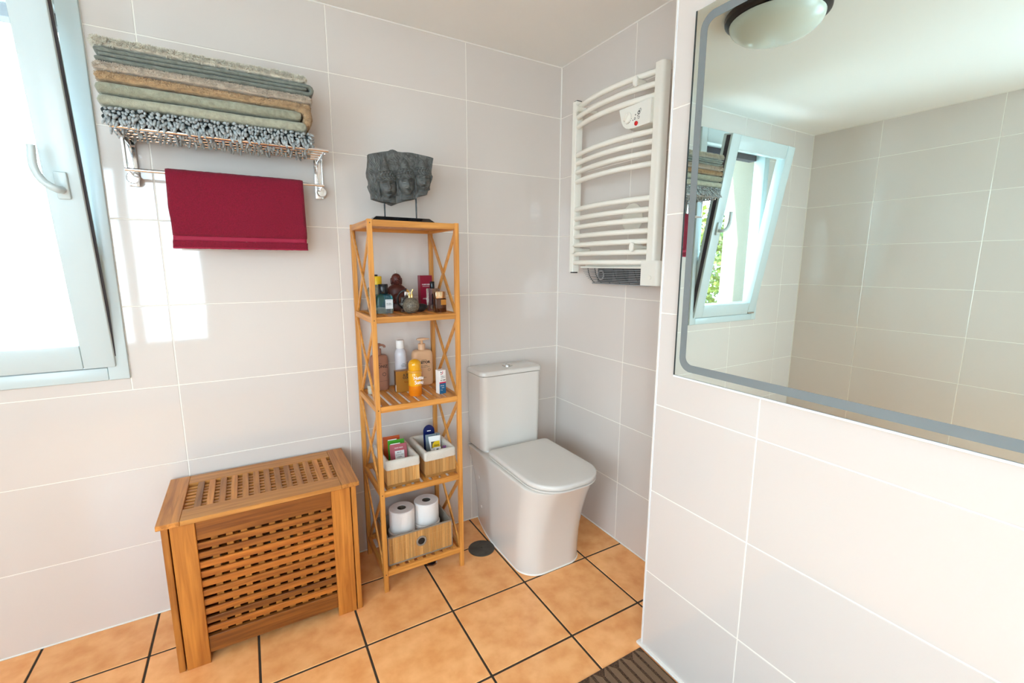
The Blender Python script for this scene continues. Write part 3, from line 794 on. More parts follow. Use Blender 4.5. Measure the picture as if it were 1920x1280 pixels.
bm = merge(nb(), t); obj('frosted_band', bm, 'frosted_band', mir)
obj('edge_line', bx((MX - 0.0006, my1 - 0.0045, mz0), (MX - 0.0001, my1, mz1)), 'mirror_edge', mir, label='dark edge line of the mirror')
obj('lower_edge', bx((MX - 0.002, my0, mz0 - 0.006), (XP - 0.0004, my1, mz0 - 0.0005), 0.001, 1), 'trim_white', mir)

# ------------------------------------------------------------------ ceiling lamp
lamp = thing('ceiling_lamp', 'flush round ceiling lamp with opal glass dome and dark metal ring', 'ceiling lamp', (-1.20, -0.86, ZC))
bm = nb(); lathe(bm, [(0.185, 0), (0.19, -0.006), (0.188, -0.022), (0.178, -0.030), (0.0, -0.030)], (-1.20, -0.86, ZC), 48); obj('base_ring', bm, 'dark_metal', lamp, 40)
bm = nb(); lathe(bm, [(0.165, -0.030)] + [(0.170 * math.cos(R(a)), -0.034 - 0.075 * math.sin(R(a))) for a in range(0, 90, 9)] + [(0, -0.109)], (-1.20, -0.86, ZC), 48); obj('dome', bm, 'opal_glass', lamp, 60)

# ------------------------------------------------------------------ floor drain covers
bm = nb(); lathe(bm, [(0.063, 0.0), (0.063, 0.0025), (0.0615, 0.0035), (0.035, 0.0042), (0.005, 0.0045), (0.005, 0.0015), (0, 0.0015)], (-0.614, -0.264, 0), 48)
tag(obj('drain_cover', bm, 'drain_metal', None, 30), 'round dark metal drain cover on the floor beside the toilet', 'drain cover')
cap = thing('floor_outlet', 'small black floor outlet with a chrome ring under the shelf front', 'floor outlet', (-0.862, -0.245, 0))
bm = nb(); lathe(bm, [(0.027, 0.0), (0.027, 0.003), (0.024, 0.005), (0.020, 0.004), (0.020, 0.0)], (-0.862, -0.245, 0), 32); obj('rim', bm, 'chrome', cap, 30)
bm = nb(); lathe(bm, [(0.020, 0.0), (0.020, 0.003), (0.012, 0.005), (0, 0.0055)], (-0.862, -0.245, 0), 32); obj('plug', bm, 'black_plastic', cap, 30)

# ------------------------------------------------------------------ woven floor mat
mat_ = thing('floor_mat', 'brown chevron woven mat on the floor beside the white partition', 'mat', (-0.85, -1.45, 0))
mx0, mx1, my0_, my1_ = -1.30, -0.3815, -1.80, -1.066
obj('backing', bx((mx0, my0_, 0.0), (mx1, my1_, 0.005), 0.002, 1), 'mat_brown', mat_)
bm = nb(); bw = 0.032; i = 0; x = mx1 - 0.002
while x - bw > mx0:
    s = 1 if i % 2 else -1; y = my1_ - 0.004
    while y > my0_ + 0.03:
        if y > -1.45:
            M = Matrix.Translation((x - bw / 2, y - 0.012, 0.0058)) @ Matrix.Rotation(R(52) * s, 4, 'Z')
            box(bm, (-0.017, -0.0014, -0.0012), (0.017, 0.0014, 0.0012), 0, 1, M)
        y -= 0.0056
    x -= bw; i += 1
o = obj('weave', bm, 'mat_brown_light', mat_); o['kind'] = 'stuff'

# ------------------------------------------------------------------ chrome towel rack
rack = thing('towel_rack', 'chrome wall rack with a rail shelf and a towel bar beneath', 'towel rack', (-1.5, -0.01, 1.62))
rx0, rx1 = -1.795, -1.205
for x in (rx0, rx1):
    obj('wall_plate', bx((x - 0.015, -0.012, 1.610), (x + 0.015, -0.0005, 1.775), 0.002, 2), 'chrome', rack, 40)
    bm = nb(); tube(bm, [(x, -0.008, 1.757), (x, -0.205, 1.757)], 0.0055, 12); obj('side_arm', bm, 'chrome', rack, 50)
    bm = nb(); box(bm, (x - 0.004, -0.205, 1.742), (x + 0.004, -0.02, 1.750), 0.002, 1); obj('side_arm', bm, 'chrome', rack, 50)
    bm = nb(); tube(bm, [(x, -0.112, 1.745), (x, -0.112, 1.648)], 0.0045, 12); obj('drop_rod', bm, 'chrome', rack, 50)
    bm = nb(); tube(bm, [(x, -0.008, 1.648), (x, -0.112, 1.648)], 0.0045, 12); obj('drop_rod', bm, 'chrome', rack, 50)
    bm = nb(); lathe(bm, [(0.006, 0.0), (0.006, 0.02), (0.017, 0.026), (0.019, 0.034), (0.016, 0.040), (0, 0.042)], (x + 0.004, -0.011, 1.632), 24, Matrix.Rotation(R(90), 4, 'X')); obj('hook_knob', bm, 'chrome', rack, 50)
for y in (-0.205, -0.165, -0.125, -0.085, -0.045):
    bm = nb(); rr = 0.0065 if y == -0.205 else 0.0045; e = 0.012 if y == -0.205 else 0
    tube(bm, [(rx0 - e, y, 1.757), (rx1 + e, y, 1.757)], rr, 14); obj('shelf_rail', bm, 'chrome', rack, 50)
bm = nb(); tube(bm, [(rx0 - 0.004, -0.112, 1.648), (rx1 + 0.004, -0.112, 1.648)], 0.0055, 14); obj('towel_bar', bm, 'chrome', rack, 50)

# ------------------------------------------------------------------ folded towels on the rack
def ribbon(bm, path, th, y0, y1, amp=0.002, fr=45.0, seed=0, ny=14, tend=0.004):
    """a thick folded cloth: centre line path in x,z, thickness th, swept along y with rounded edges and nap"""
    P = [Vector((p[0], p[1])) for p in path]
    # resample
    L = [0.0]
    for a, b in zip(P, P[1:]): L.append(L[-1] + (b - a).length)
    N = max(8, int(L[-1] / 0.008)); Q = []
    for i in range(N + 1):
        s = L[-1] * i / N; k = 0
        while k < len(L) - 2 and L[k + 1] < s: k += 1
        t = (s - L[k]) / max(1e-9, L[k + 1] - L[k]); Q.append(P[k].lerp(P[k + 1], t))
    outl = []
    T = []
    for i in range(len(Q)):
        d = Q[min(i + 1, N)] - Q[max(i - 1, 0)]; d.normalize(); T.append(Vector((-d.y, d.x)))
    up = [Q[i] + T[i] * th / 2 for i in range(N + 1)]; dn = [Q[i] - T[i] * th / 2 for i in range(N + 1)]
    d0 = (Q[0] - Q[1]).normalized(); d1 = (Q[-1] - Q[-2]).normalized()
    outl = up + [Q[-1] + T[-1] * th * 0.35 + d1 * th * 0.35, Q[-1] + d1 * th * 0.5, Q[-1] - T[-1] * th * 0.35 + d1 * th * 0.35] + dn[::-1] + [Q[0] - T[0] * th * 0.35 + d0 * th * 0.35, Q[0] + d0 * th * 0.5, Q[0] + T[0] * th * 0.35 + d0 * th * 0.35]
    cen = Q[::1]
    nxt = []
    ctr = list(Q) + [Q[-1]] * 3 + Q[::-1] + [Q[0]] * 3
    rings = []
    for j in range(ny + 1):
        t = j / ny
        y = y0 + (y1 - y0) * t
        e = min(j, ny - j)
        s = {0: 0.55, 1: 0.88}.get(e, 1.0)
        if e == 1: y = (y0 if j < ny / 2 else y1) + (0.25 * th if j < ny / 2 else -0.25 * th)
        ring = []
        for p, c in zip(outl, ctr):
            q = c + (p - c) * s
            n = noise.noise_vector(Vector((q.x * fr, y * fr, q.y * fr)) + Vector((seed * 7.1, 0, 0)))
            n2 = noise.noise_vector(Vector((q.x * 6, y * 6, q.y * 6)) + Vector((seed * 3.1, 5, 0)))
            ring.append((q.x + n.x * amp + n2.x * 0.003, y + n.y * amp + n2.y * 0.004, q.y + n.z * amp + n2.z * 0.0025))
        rings.append(ring)
    return loft(bm, rings)
TY0, TY1 = -0.222, -0.035
xl = -1.815
def U(xr, zt, zb, rr=None, xl2=None):
    """fold: from left on top, round at right, back to left below"""
    zc = (zt + zb) / 2; h = (zt - zb) / 2
    pts = [(xl, zt)] + [(xr - h * 1.2 + h * 1.2 * math.cos(R(a)), zc + h * math.sin(R(a))) for a in range(90, -91, -18)] + [(xl2 or xl, zb)]
    return pts
grp = 'folded towels stacked on the chrome rack'
def tufts(parent, mat, n, L, seed):
    """short fibre tufts over the visible faces of a fluffy towel"""
    rd = random.Random(seed); me = parent.data
    me.calc_loop_triangles()
    fs = [p for p in me.loop_triangles if p.normal.y < 0.35 and p.normal.z > -0.75]
    ws = [p.area * (2.2 if p.normal.y < -0.3 or p.normal.x > 0.4 else 0.35) for p in fs]
    vs, faces = [], []
    for p in rd.choices(fs, ws, k=n):
        q = [me.vertices[k].co for k in p.vertices]
        a, b = rd.random(), rd.random()
        if a + b > 1: a, b = 1 - a, 1 - b
        c = q[0] + (q[1] - q[0]) * a + (q[2] - q[0]) * b
        d = (p.normal + Vector((rd.uniform(-.6, .6), rd.uniform(-.6, .6), rd.uniform(-.7, .5)))).normalized()
        t1 = d.orthogonal().normalized(); t2 = d.cross(t1); r = rd.uniform(0.0006, 0.0011); l = L * rd.uniform(0.6, 1.2)
        k = len(vs); c = c - p.normal * 0.001
        for m in range(3):
            an = 2.0944 * m; vs.append(c + (t1 * math.cos(an) + t2 * math.sin(an)) * r)
        for m in range(3):
            an = 2.0944 * m + 0.5; vs.append(c + d * l * 0.7 + (t1 * math.cos(an) + t2 * math.sin(an)) * r * 0.8)
        vs.append(c + d * l)
        for m in range(3):
            m2 = (m + 1) % 3; faces += [(k + m, k + m2, k + 3 + m2, k + 3 + m), (k + 3 + m, k + 3 + m2, k + 6)]
    m_ = bpy.data.meshes.new('pile'); m_.from_pydata(vs, [], faces); m_.materials.append(MATS[mat])
    o = bpy.data.objects.new('pile', m_); COL.objects.link(o); o.parent = parent; o['kind'] = 'stuff'
def towel(label, mat, builds, cat='towel', name='folded_towel', fluff=None):
    bm = nb()
    for b in builds: ribbon(bm, **b)
    o = obj(name, bm, mat, None, 180)
    if fluff: tufts(o, mat, *fluff)
    return tag(o, label, cat, grp)
towel('fluffy cream towel, topmost of the stack on the chrome rack', 'cream_towel', [dict(path=[(xl, 1.9835), (-1.268, 1.9815)], th=0.0225, y0=TY0, y1=TY1, amp=0.0025, fr=120, seed=1)], fluff=(8000, 0.0085, 21))
towel('dark sage green towel in three thin folds, second from the top', 'sage_dark', [dict(path=U(-1.237, 1.9615, 1.9375), th=0.0120, y0=TY0, y1=TY1, amp=0.0007, seed=2), dict(path=[(xl + 0.01, 1.9495), (-1.258, 1.9495)], th=0.0095, y0=TY0 - 0.001, y1=TY1, amp=0.0007, seed=3)])
towel('fluffy pale beige towel, third from the top of the stack', 'beige_towel', [dict(path=[(xl, 1.9175), (-1.251, 1.9175)], th=0.0235, y0=TY0, y1=TY1, amp=0.0022, fr=140, seed=4)], fluff=(7500, 0.0055, 22))
towel('tan towel whose end droops over the green ones, fourth from the top', 'tan_towel', [dict(path=[(xl, 1.8915), (-1.2555, 1.8905)], th=0.0245, y0=TY0, y1=TY1, amp=0.0022, fr=140, seed=15), dict(path=[(-1.285, 1.884), (-1.268, 1.882), (-1.257, 1.872), (-1.255, 1.858), (-1.259, 1.843)], th=0.0270, y0=TY0, y1=TY1, amp=0.0022, fr=140, seed=5)], fluff=(9000, 0.0050, 23))
towel('sage green towel tucked inside the droop of the tan towel', 'sage_towel', [dict(path=[(xl, 1.8595), (-1.293, 1.8595)], th=0.0320, y0=TY0 - 0.002, y1=TY1, amp=0.0012, fr=150, seed=6), dict(path=[(-1.297, 1.868), (-1.281, 1.866), (-1.280, 1.858), (-1.287, 1.855)], th=0.0060, y0=TY0 - 0.004, y1=TY1, amp=0.0006, fr=150, seed=16)])
towel('pale sage towel lying directly on the shaggy grey bath mat', 'sage_pale', [dict(path=[(xl, 1.8255), (-1.274, 1.8225)], th=0.0320, y0=TY0, y1=TY1, amp=0.0012, fr=150, seed=7)])
# shaggy chenille bath mat
sm = thing('bath_mat', 'shaggy grey and white noodle bath mat folded at the bottom of the towel stack', 'bath mat', (-1.52, -0.13, 1.765), grp)
bm = nb(); ribbon(bm, path=U(-1.262, 1.796, 1.778), th=0.0165, y0=TY0 + 0.01, y1=TY1, amp=0.002, seed=8); obj('backing', bm, 'mat_grey_dark', sm, 180)
bm = nb(); rnd = random.Random(3)
def noodle(bm, p, d, L, r):
    d = d.normalized(); n = 4; pts = [p + d * (L * k / n) + Vector((0, 0, -0.25 * L * (k / n) ** 2)) for k in range(n + 1)]
    t = nb(); rings = []
    for k, q in enumerate(pts):
        a = d.cross(Vector((0.3, 0.1, 1))).normalized(); b = d.cross(a); rr = r * (1.0, 1.15, 1.2, 1.1, 0.55)[k]
        rings.append([q + (a * math.cos(2 * math.pi * i / 6) + b * math.sin(2 * math.pi * i / 6)) * rr for i in range(6)])
    loft(bm, rings)
for row, z in enumerate((1.803, 1.794, 1.786, 1.777, 1.770)):
    x = xl + 0.004
    while x < -1.252:
        L = rnd.uniform(0.010, 0.020) if row < 2 else rnd.uniform(0.016, 0.028)
        noodle(bm, Vector((x + rnd.uniform(-.003, .003), TY0 + 0.012, z + rnd.uniform(-.002, .002))), Vector((rnd.uniform(-.5, .5), -1.0, rnd.uniform(-0.5, 0.3) - row * 0.18)), L, rnd.uniform(0.0036, 0.0048)); x += 0.0095
    y = TY0 + 0.016
    while y < TY1:
        noodle(bm, Vector((-1.262, y, z)), Vector((1.0, rnd.uniform(-.5, .4), rnd.uniform(-.4, .3) - row * 0.1)), rnd.uniform(0.014, 0.026), rnd.uniform(0.0036, 0.0048)); y += 0.0105
x = xl + 0.01
while x < -1.25:            # tufts hanging down between the rails
    for y in (-0.185, -0.145, -0.105, -0.065):
        noodle(bm, Vector((x + rnd.uniform(-.004, .004), y + rnd.uniform(-.008, .008), 1.768)), Vector((rnd.uniform(-.4, .4), rnd.uniform(-.4, .4), -1)), rnd.uniform(0.014, 0.026), 0.0038)
    x += 0.0125
o = obj('pile', bm, 'mat_grey', sm, 180); o['kind'] = 'stuff'

# red hand towel over the bar
rt = thing('hand_towel', 'crimson red hand towel hanging over the chrome towel bar', 'towel', (-1.48, -0.112, 1.41))
def sheet(bm, x0, x1, prof, th, amp, seed, nx=46):
    """prof: list of (y, z) along the drape"""
    rings = []
    for i in range(nx + 1):
        x = x0 + (x1 - x0) * i / nx
        e = min(i, nx - i); s = 0.5 if e == 0 else 1.0
        loop = []
        N = len(prof)
        nrm = []
        for k in range(N):
            a = Vector(prof[max(k - 1, 0)]); b = Vector(prof[min(k + 1, N - 1)]); d = (b - a).normalized(); nrm.append(Vector((d.y, -d.x)))
        for sg in (1, -1):
            ks = range(N) if sg == 1 else range(N - 1, -1, -1)
            for k in ks:
                p = Vector(prof[k]) + nrm[k] * sg * th / 2 * s
                w = noise.noise_vector(Vector((x * 9, p.y * 5, seed))) * amp
                f = noise.noise_vector(Vector((x * 150, p.y * 150, p.x * 150 + seed))) * 0.0011
                dx = noise.noise(Vector((p.y * 14, seed, 2.0))) * 0.004
                loop.append((x + f.x + dx, p.x + w.y + f.y, p.y + f.z))
        rings.append(loop)
    return loft(bm, rings)
tx0, tx1 = -1.695, -1.277
bar = [( -0.112 + 0.0105 * math.cos(R(a)), 1.648 + 0.0105 * math.sin(R(a))) for a in range(0, 181, 30)]
zs = lambda a, b, n: [a + (b - a) * k / n for k in range(n + 1)]
back = [(-0.1015, z) for z in zs(1.44, 1.645, 16)]
front_up = [(-0.1225, z) for z in zs(1.645, 1.4435, 18)]
bm = nb(); sheet(bm, tx0, tx1, back + bar[1:-1] + front_up, 0.007, 0.004, 1.0); obj('cloth', bm, 'red_towel', rt, 180)
bm = nb(); sheet(bm, tx0 + 0.001, tx1 - 0.001, [(-0.1225, z) for z in zs(1.4435, 1.4275, 4)], 0.0045, 0.004, 1.0); obj('woven_band', bm, 'red_band', rt, 180, label='flat woven band across the towel')
bm = nb(); sheet(bm, tx0, tx1 + 0.003, [(-0.1225, z) for z in zs(1.4275, 1.406, 6)], 0.007, 0.004, 1.0); obj('hem', bm, 'red_towel', rt, 180)
bm = nb(); sheet(bm, tx0, tx1 + 0.0035, [(-0.1225, z) for z in zs(1.406, 1.4005, 2)], 0.006, 0.004, 1.0); obj('hem', bm, 'red_band', rt, 180)

# ------------------------------------------------------------------ stone relief with three heads
scu = thing('stone_relief', 'dark grey stone relief of three serene heads on a black stand', 'sculpture', (-0.924, -0.185, 1.51))
bm = nb(); loft(bm, [[(x, y, z) for x, y in q] for q, z in (([(-1.0545, -0.235), (-0.797, -0.235), (-0.797, -0.135), (-1.0545, -0.135)], 1.5095), ([(-1.0525, -0.233), (-0.799, -0.233), (-0.799, -0.137), (-1.0525, -0.137)], 1.520), ([(-1.033, -0.217), (-0.8165, -0.217), (-0.8165, -0.153), (-1.033, -0.153)], 1.5345))])
obj('base', bm, 'black_gloss', scu)
for x, z in ((-0.990, 1.602), (-0.860, 1.622)):
    bm = nb(); cyl(bm, (x, -0.185, 1.532), (x, -0.185, z), 0.0030, seg=12); obj('rod', bm, 'black_gloss', scu, 40)
TOP = [(-1.0468, 1.7653), (-1.0312, 1.7705), (-1.0144, 1.7748), (-0.995, 1.7805), (-0.9705, 1.7858), (-0.963, 1.7906), (-0.953, 1.7937), (-0.9432, 1.7921), (-0.9334, 1.7879), (-0.9134, 1.788), (-0.893, 1.7904), (-0.8725, 1.7904), (-0.8466, 1.788), (-0.8204, 1.7858), (-0.7991, 1.7839), (-0.7836, 1.7803)]
RGT = [(-0.7836, 1.7803), (-0.7876, 1.7627), (-0.7908, 1.7428), (-0.794, 1.7253), (-0.793, 1.7131), (-0.7886, 1.7074), (-0.7922, 1.6935), (-0.8009, 1.6754), (-0.803, 1.6653), (-0.8023, 1.653), (-0.8105, 1.6486), (-0.817, 1.632)]
BOT = [(-1.0405, 1.6009), (-1.0202, 1.5953), (-0.9985, 1.5909), (-0.9813, 1.5885), (-0.9716, 1.5844), (-0.9592, 1.5811), (-0.9464, 1.5872), (-0.9309, 1.5943), (-0.905, 1.6022), (-0.8814, 1.608), (-0.8655, 1.6123), (-0.852, 1.6219), (-0.8359, 1.6268), (-0.817, 1.632)]
LFT = [(-1.0468, 1.7653), (-1.0473, 1.7459), (-1.05, 1.7228), (-1.0547, 1.6994), (-1.0543, 1.6834), (-1.049, 1.67), (-1.0481, 1.6563), (-1.0525, 1.6478), (-1.0473, 1.6331), (-1.042, 1.6196), (-1.0405, 1.6009)]
def along(poly, t):
    P = [Vector(p) for p in poly]; L = [0.0]
    for a, b in zip(P, P[1:]): L.append(L[-1] + (b - a).length)
    s = t * L[-1]
    for k in range(len(P) - 1):
        if s <= L[k + 1] or k == len(P) - 2: return P[k].lerp(P[k + 1], (s - L[k]) / (L[k + 1] - L[k]))
RK = 1.0
def g(x, s): return math.exp(-(x / s) ** 2)
HEADS = [(-0.980, 1.650, 0.0335, 0.0455, -6, 1.778), (-0.9045, 1.667, 0.0335, 0.0445, -2, 1.762), (-0.8345, 1.685, 0.030, 0.040, -1, 1.766)]
def relief(x, z):
    h = 0.0
    h += 0.0022 * noise.noise(Vector((x * 60, z * 60, 1))) + 0.0012 * noise.noise(Vector((x * 160, z * 160, 4)))
    if x < -1.005: h += 0.0022 * max(0, math.sin((x * 0.9 + z * 0.5) * 700 + 9 * noise.noise(Vector((x * 50, z * 50, 2)))))
    for cx, cz, rx, rz, rot, zt in HEADS:
        a = R(rot); dx, dz = x - cx, z - cz
        u = (dx * math.cos(a) - dz * math.sin(a)) / rx; v = (dx * math.sin(a) + dz * math.cos(a)) / rz
        # cranium with hair and pointed crown
        hu, hv = u / 1.15, (v - 0.72) / 0.78
        q = 1 - hu * hu - hv * hv
        hh = 0.0
        if q > 0 and v > 0.55 - 0.25 * abs(u) ** 2:
            hh = 0.020 * math.sqrt(q) + 0.0066 * (abs(math.sin(u * 9.0 + 1.2 * math.sin(v * 9)) * math.sin(v * 12.0)) ** 0.7 - 0.4)
        cl_ = (zt - cz) / rz - 1.35; cv = (v - 1.35) / cl_
        if 0 < cv < 1 or (v > 1.2 and cv <= 0):
            wv = (0.52 if cx < -0.95 else 0.62) * (1 - max(0, cv)) ** (0.8 if cx < -0.95 else 0.5)
            if wv > 0 and abs(u + 0.0) < wv: hh = max(hh, 0.014 * math.sqrt(max(0, 1 - (u / wv) ** 2)) * (1 - 0.5 * max(0, cv)) + 0.0018 * abs(math.sin(v * 22)) )
        # face egg
        fw = 1.0 if v > 0 else 1 - 0.28 * v * v
        qf = 1 - (u / fw) ** 2 - (v / 1.02) ** 2
        if qf > 0:
            f = 0.0250 * qf ** 0.5
            f += 0.0125 * g(u, 0.14) * max(0, 1 - abs((v + 0.06) / 0.42)) ** 0.6 * (0.55 + 0.45 * g(v + 0.22, 0.18)) if abs(v + 0.06) < 0.42 else 0
            f += 0.0028 * g(u, 0.23) * g(v + 0.24, 0.09)
            for s in (-1, 1):
                f -= 0.0115 * g(u - s * 0.42, 0.25) * g(v - 0.16, 0.14)           # eye hollows
                f += 0.0092 * g(u - s * 0.42, 0.20) * g(v - 0.115, 0.075)         # lids
                bu = u - s * 0.40
                f += 0.0080 * g(v - (0.42 - 0.55 * bu * bu), 0.055) * g(bu, 0.36)   # brows
                f += 0.0018 * g(u - s * 0.45, 0.25) * g(v + 0.3, 0.25)
            f += 0.0062 * g(u, 0.27) * (g(v + 0.455, 0.045) + g(v + 0.565, 0.05))  # lips
            f -= 0.0055 * g(u, 0.30) * g(v + 0.51, 0.025)
            f += 0.0030 * g(u, 0.26) * g(v + 0.80, 0.13)
            f -= 0.0022 * g(u, 0.3) * g(v + 0.67, 0.05)
            hh = max(hh, f)
        for s in (-1, 1):     # long ears
            eu = (u - s * 1.13) / 0.15; ev = (v + 0.20) / 0.62
            qe = 1 - eu * eu - ev * ev
            if qe > 0: hh = max(hh, 0.0115 * qe ** 0.4 - 0.004 * g(eu, 0.35) * g(ev - 0.3, 0.5))
        # neck folds
        if -1.45 < v < -0.85 and abs(u) < 0.75: hh = max(hh, 0.010 * (1 - (u / 0.75) ** 2) ** 0.5 + 0.002 * math.sin(v * 22))
        h = max(h, hh + 0.25 * h) if hh > 0 else h
    return h
NU, NV = 190, 150
bm = nb(); gridv = []; backv = []
for jv in range(NV + 1):
    v = jv / NV; row = []; brow = []
    L_ = along(LFT, 1 - v); R_ = along(RGT, 1 - v)
    for iu in range(NU + 1):
        u = iu / NU
        T_ = along(TOP, u); B_ = along(BOT, u)
        c00, c10, c01, c11 = Vector(BOT[0]), Vector(BOT[-1]), Vector(TOP[0]), Vector(TOP[-1])
        p = (1 - v) * B_ + v * T_ + (1 - u) * L_ + u * R_ - ((1 - u) * (1 - v) * c00 + u * (1 - v) * c10 + (1 - u) * v * c01 + u * v * c11)
        edge = min(u, 1 - u, v, 1 - v)
        h = relief(p.x, p.y) * min(1, edge / 0.02)
        row.append(bm.verts.new((p.x, -0.200 - 1.15 * h + (0.004 if edge < 0.004 else 0), p.y)))
        brow.append((p.x, -0.172 + 0.003 * noise.noise(Vector((p.x * 40, p.y * 40, 9))), p.y))
    gridv.append(row); backv.append(brow)
for jv in range(NV):
    for iu in range(NU): bm.faces.new((gridv[jv][iu], gridv[jv][iu + 1], gridv[jv + 1][iu + 1], gridv[jv + 1][iu]))
bidx = [(0, i) for i in range(NU + 1)] + [(jj, NU) for jj in range(1, NV + 1)] + [(NV, i) for i in range(NU - 1, -1, -1)] + [(jj, 0) for jj in range(NV - 1, 0, -1)]
bv = [bm.verts.new(backv[a][b]) for a, b in bidx]
for k in range(len(bidx)):
    k2 = (k + 1) % len(bidx); a = gridv[bidx[k][0]][bidx[k][1]]; b = gridv[bidx[k2][0]][bidx[k2][1]]
    bm.faces.new((a, bv[k], bv[k2], b))
cvert = bm.verts.new((-0.92, -0.170, 1.69))
for k in range(len(bidx)): bm.faces.new((bv[k], cvert, bv[(k + 1) % len(bidx)]))
bmesh.ops.recalc_face_normals(bm, faces=bm.faces)
obj('slab', bm, 'stone', scu, 60)

# ------------------------------------------------------------------ perfume shelf (second from the top)
S2 = 1.151
pg = 'bottles and boxes on the perfume shelf'
# clear bottle with yellow cap
c = (-1.018, -0.115)
b = thing('perfume_bottle', 'pale green glass bottle with a bright yellow cap behind the shelf post', 'bottle', (*c, S2), pg)
bm = nb(); q = rrect(0.034, 0.018, 0.008, 4); loft(bm, [[(c[0] - 0.006 + x * s, c[1] + y * s, z) for x, y in q] for z, s in ((S2, 0.92), (S2 + 0.004, 1), (S2 + 0.092, 1), (S2 + 0.103, 0.85), (S2 + 0.106, 0.45), (S2 + 0.114, 0.42))]); obj('flask', bm, 'green_glass', b, 40)
bm = nb(); lathe(bm, [(0.0195, S2 + 0.114), (0.0205, S2 + 0.115), (0.0205, S2 + 0.147), (0.019, S2 + 0.149), (0, S2 + 0.149)], (c[0], c[1], 0), 28); obj('cap', bm, 'yellow_plastic', b, 40, label='yellow cap')
bm = nb(); cyl(bm, (c[0] - 0.006, c[1], S2 + 0.149), (c[0] - 0.006, c[1], S2 + 0.156), 0.011, seg=18); obj('nozzle', bm, 'black_plastic', b, 40)
bm = nb(); prism(bm, [(c[0] + 0.003, S2 + 0.055), (c[0] + 0.026, S2 + 0.095), (c[0] + 0.026, S2 + 0.075), (c[0] + 0.012, S2 + 0.03), (c[0] + 0.004, S2 + 0.02)], -c[1] + 0.0181, -c[1] + 0.0189, xz()); obj('sticker', bm, 'yellow_plastic', b)
# small clear bottle left of the post
c2 = (-1.0585, -0.205)
b = thing('perfume_bottle', 'slim clear glass bottle with a black top at the left end of the perfume shelf', 'bottle', (*c2, S2), pg)
bm = nb(); lathe(bm, [(0, S2), (0.0115, S2), (0.0125, S2 + 0.003), (0.0125, S2 + 0.062), (0.009, S2 + 0.070), (0.006, S2 + 0.074)], (*c2, 0), 24); obj('flask', bm, 'green_glass', b, 50)
bm = nb(); lathe(bm, [(0.0075, S2 + 0.074), (0.0075, S2 + 0.088), (0, S2 + 0.089)], (*c2, 0), 20); obj('cap', bm, 'black_plastic', b, 40)
# teal bottle
c = (-1.0105, -0.182)
b = thing('perfume_bottle', 'round-shouldered teal blue glass bottle with wide black cap and white label', 'bottle', (*c, S2), pg)
q = rrect(0.036, 0.026, 0.012, 5)
bm = nb(); loft(bm, [[(c[0] + x * s, c[1] + y * s, z) for x, y in q] for z, s in ((S2 + 0.0255, 1.0), (S2 + 0.058, 1.0), (S2 + 0.068, 0.96), (S2 + 0.076, 0.80), (S2 + 0.080, 0.55))]); obj('flask', bm, 'teal_glass', b, 50)
bm = nb(); loft(bm, [[(c[0] + x * s, c[1] + y * s, z) for x, y in q] for z, s in ((S2, 0.9), (S2 + 0.004, 0.99), (S2 + 0.0255, 1.0))]); obj('flask_foot', bm, 'teal_clear', b, 50, label='pale clear foot of the bottle')
bm = nb(); lathe(bm, [(0.0195, S2 + 0.080), (0.0200, S2 + 0.081), (0.0200, S2 + 0.117), (0.0185, S2 + 0.119), (0, S2 + 0.119)], (*c, 0), 32); obj('cap', bm, 'black_gloss', b, 40)
lab = obj('label', bx((c[0] + 0.001, c[1] - 0.0268, S2 + 0.019), (c[0] + 0.031, c[1] - 0.0258, S2 + 0.057)), 'label_paper', b)
text('ALBA', 0.0085, (c[0] + 0.015, c[1] - 0.0270, S2 + 0.040), 'black_print', lab); text('DE PARFUM', 0.0042, (c[0] + 0.016, c[1] - 0.0270, S2 + 0.0345), 'grey_print', lab); text('BOTANICA', 0.0042, (c[0] + 0.016, c[1] - 0.0270, S2 + 0.053), 'grey_print', lab)
# seated figure candle
c = (-0.929, -0.095)
b = thing('figure_candle', 'dark brown candle shaped as a seated laughing man behind the bottles', 'candle', (*c, S2), pg)
bm = nb()
lathe(bm, [(0, 0), (0.040, 0), (0.046, 0.006), (0.047, 0.018), (0.044, 0.030), (0.040, 0.045), (0.0385, 0.060), (0.041, 0.078), (0.041, 0.090), (0.034, 0.102), (0.022, 0.110), (0.014, 0.114), (0, 0.115)], (*c, S2), 32, None, 1.0, 0.72)
for s in (-1, 1):
    lathe(bm, [(0, -0.016), (0.012, -0.012), (0.016, 0), (0.012, 0.012), (0, 0.016)], (c[0] + s * 0.036, c[1] - 0.008, S2 + 0.020), 16, None, 1.2, 1.5)      # knees
    tube(bm, bez([(c[0] + s * 0.033, c[1], S2 + 0.092), (c[0] + s * 0.046, c[1] - 0.006, S2 + 0.070), (c[0] + s * 0.040, c[1] - 0.024, S2 + 0.048), (c[0] + s * 0.018, c[1] - 0.036, S2 + 0.040)], 5), 0.010, 10)
lathe(bm, [(0, -0.026), (0.016, -0.022), (0.024, -0.010), (0.026, 0.002), (0.022, 0.016), (0.012, 0.024), (0, 0.026)], (c[0], c[1] - 0.020, S2 + 0.052), 24, None, 1.1, 0.9)   # belly
lathe(bm, [(0.020, -0.002), (0.023, 0.0), (0.026, -0.003)], (c[0], c[1] - 0.004, S2 + 0.108), 24)
obj('figure', bm, 'candle', b, 70)
bm = nb(); hz = S2 + 0.134
lathe(bm, [(0, -0.026), (0.011, -0.023), (0.018, -0.014), (0.0205, 0.0), (0.0195, 0.012), (0.014, 0.021), (0.006, 0.025), (0, 0.026)], (c[0], c[1], hz), 24)
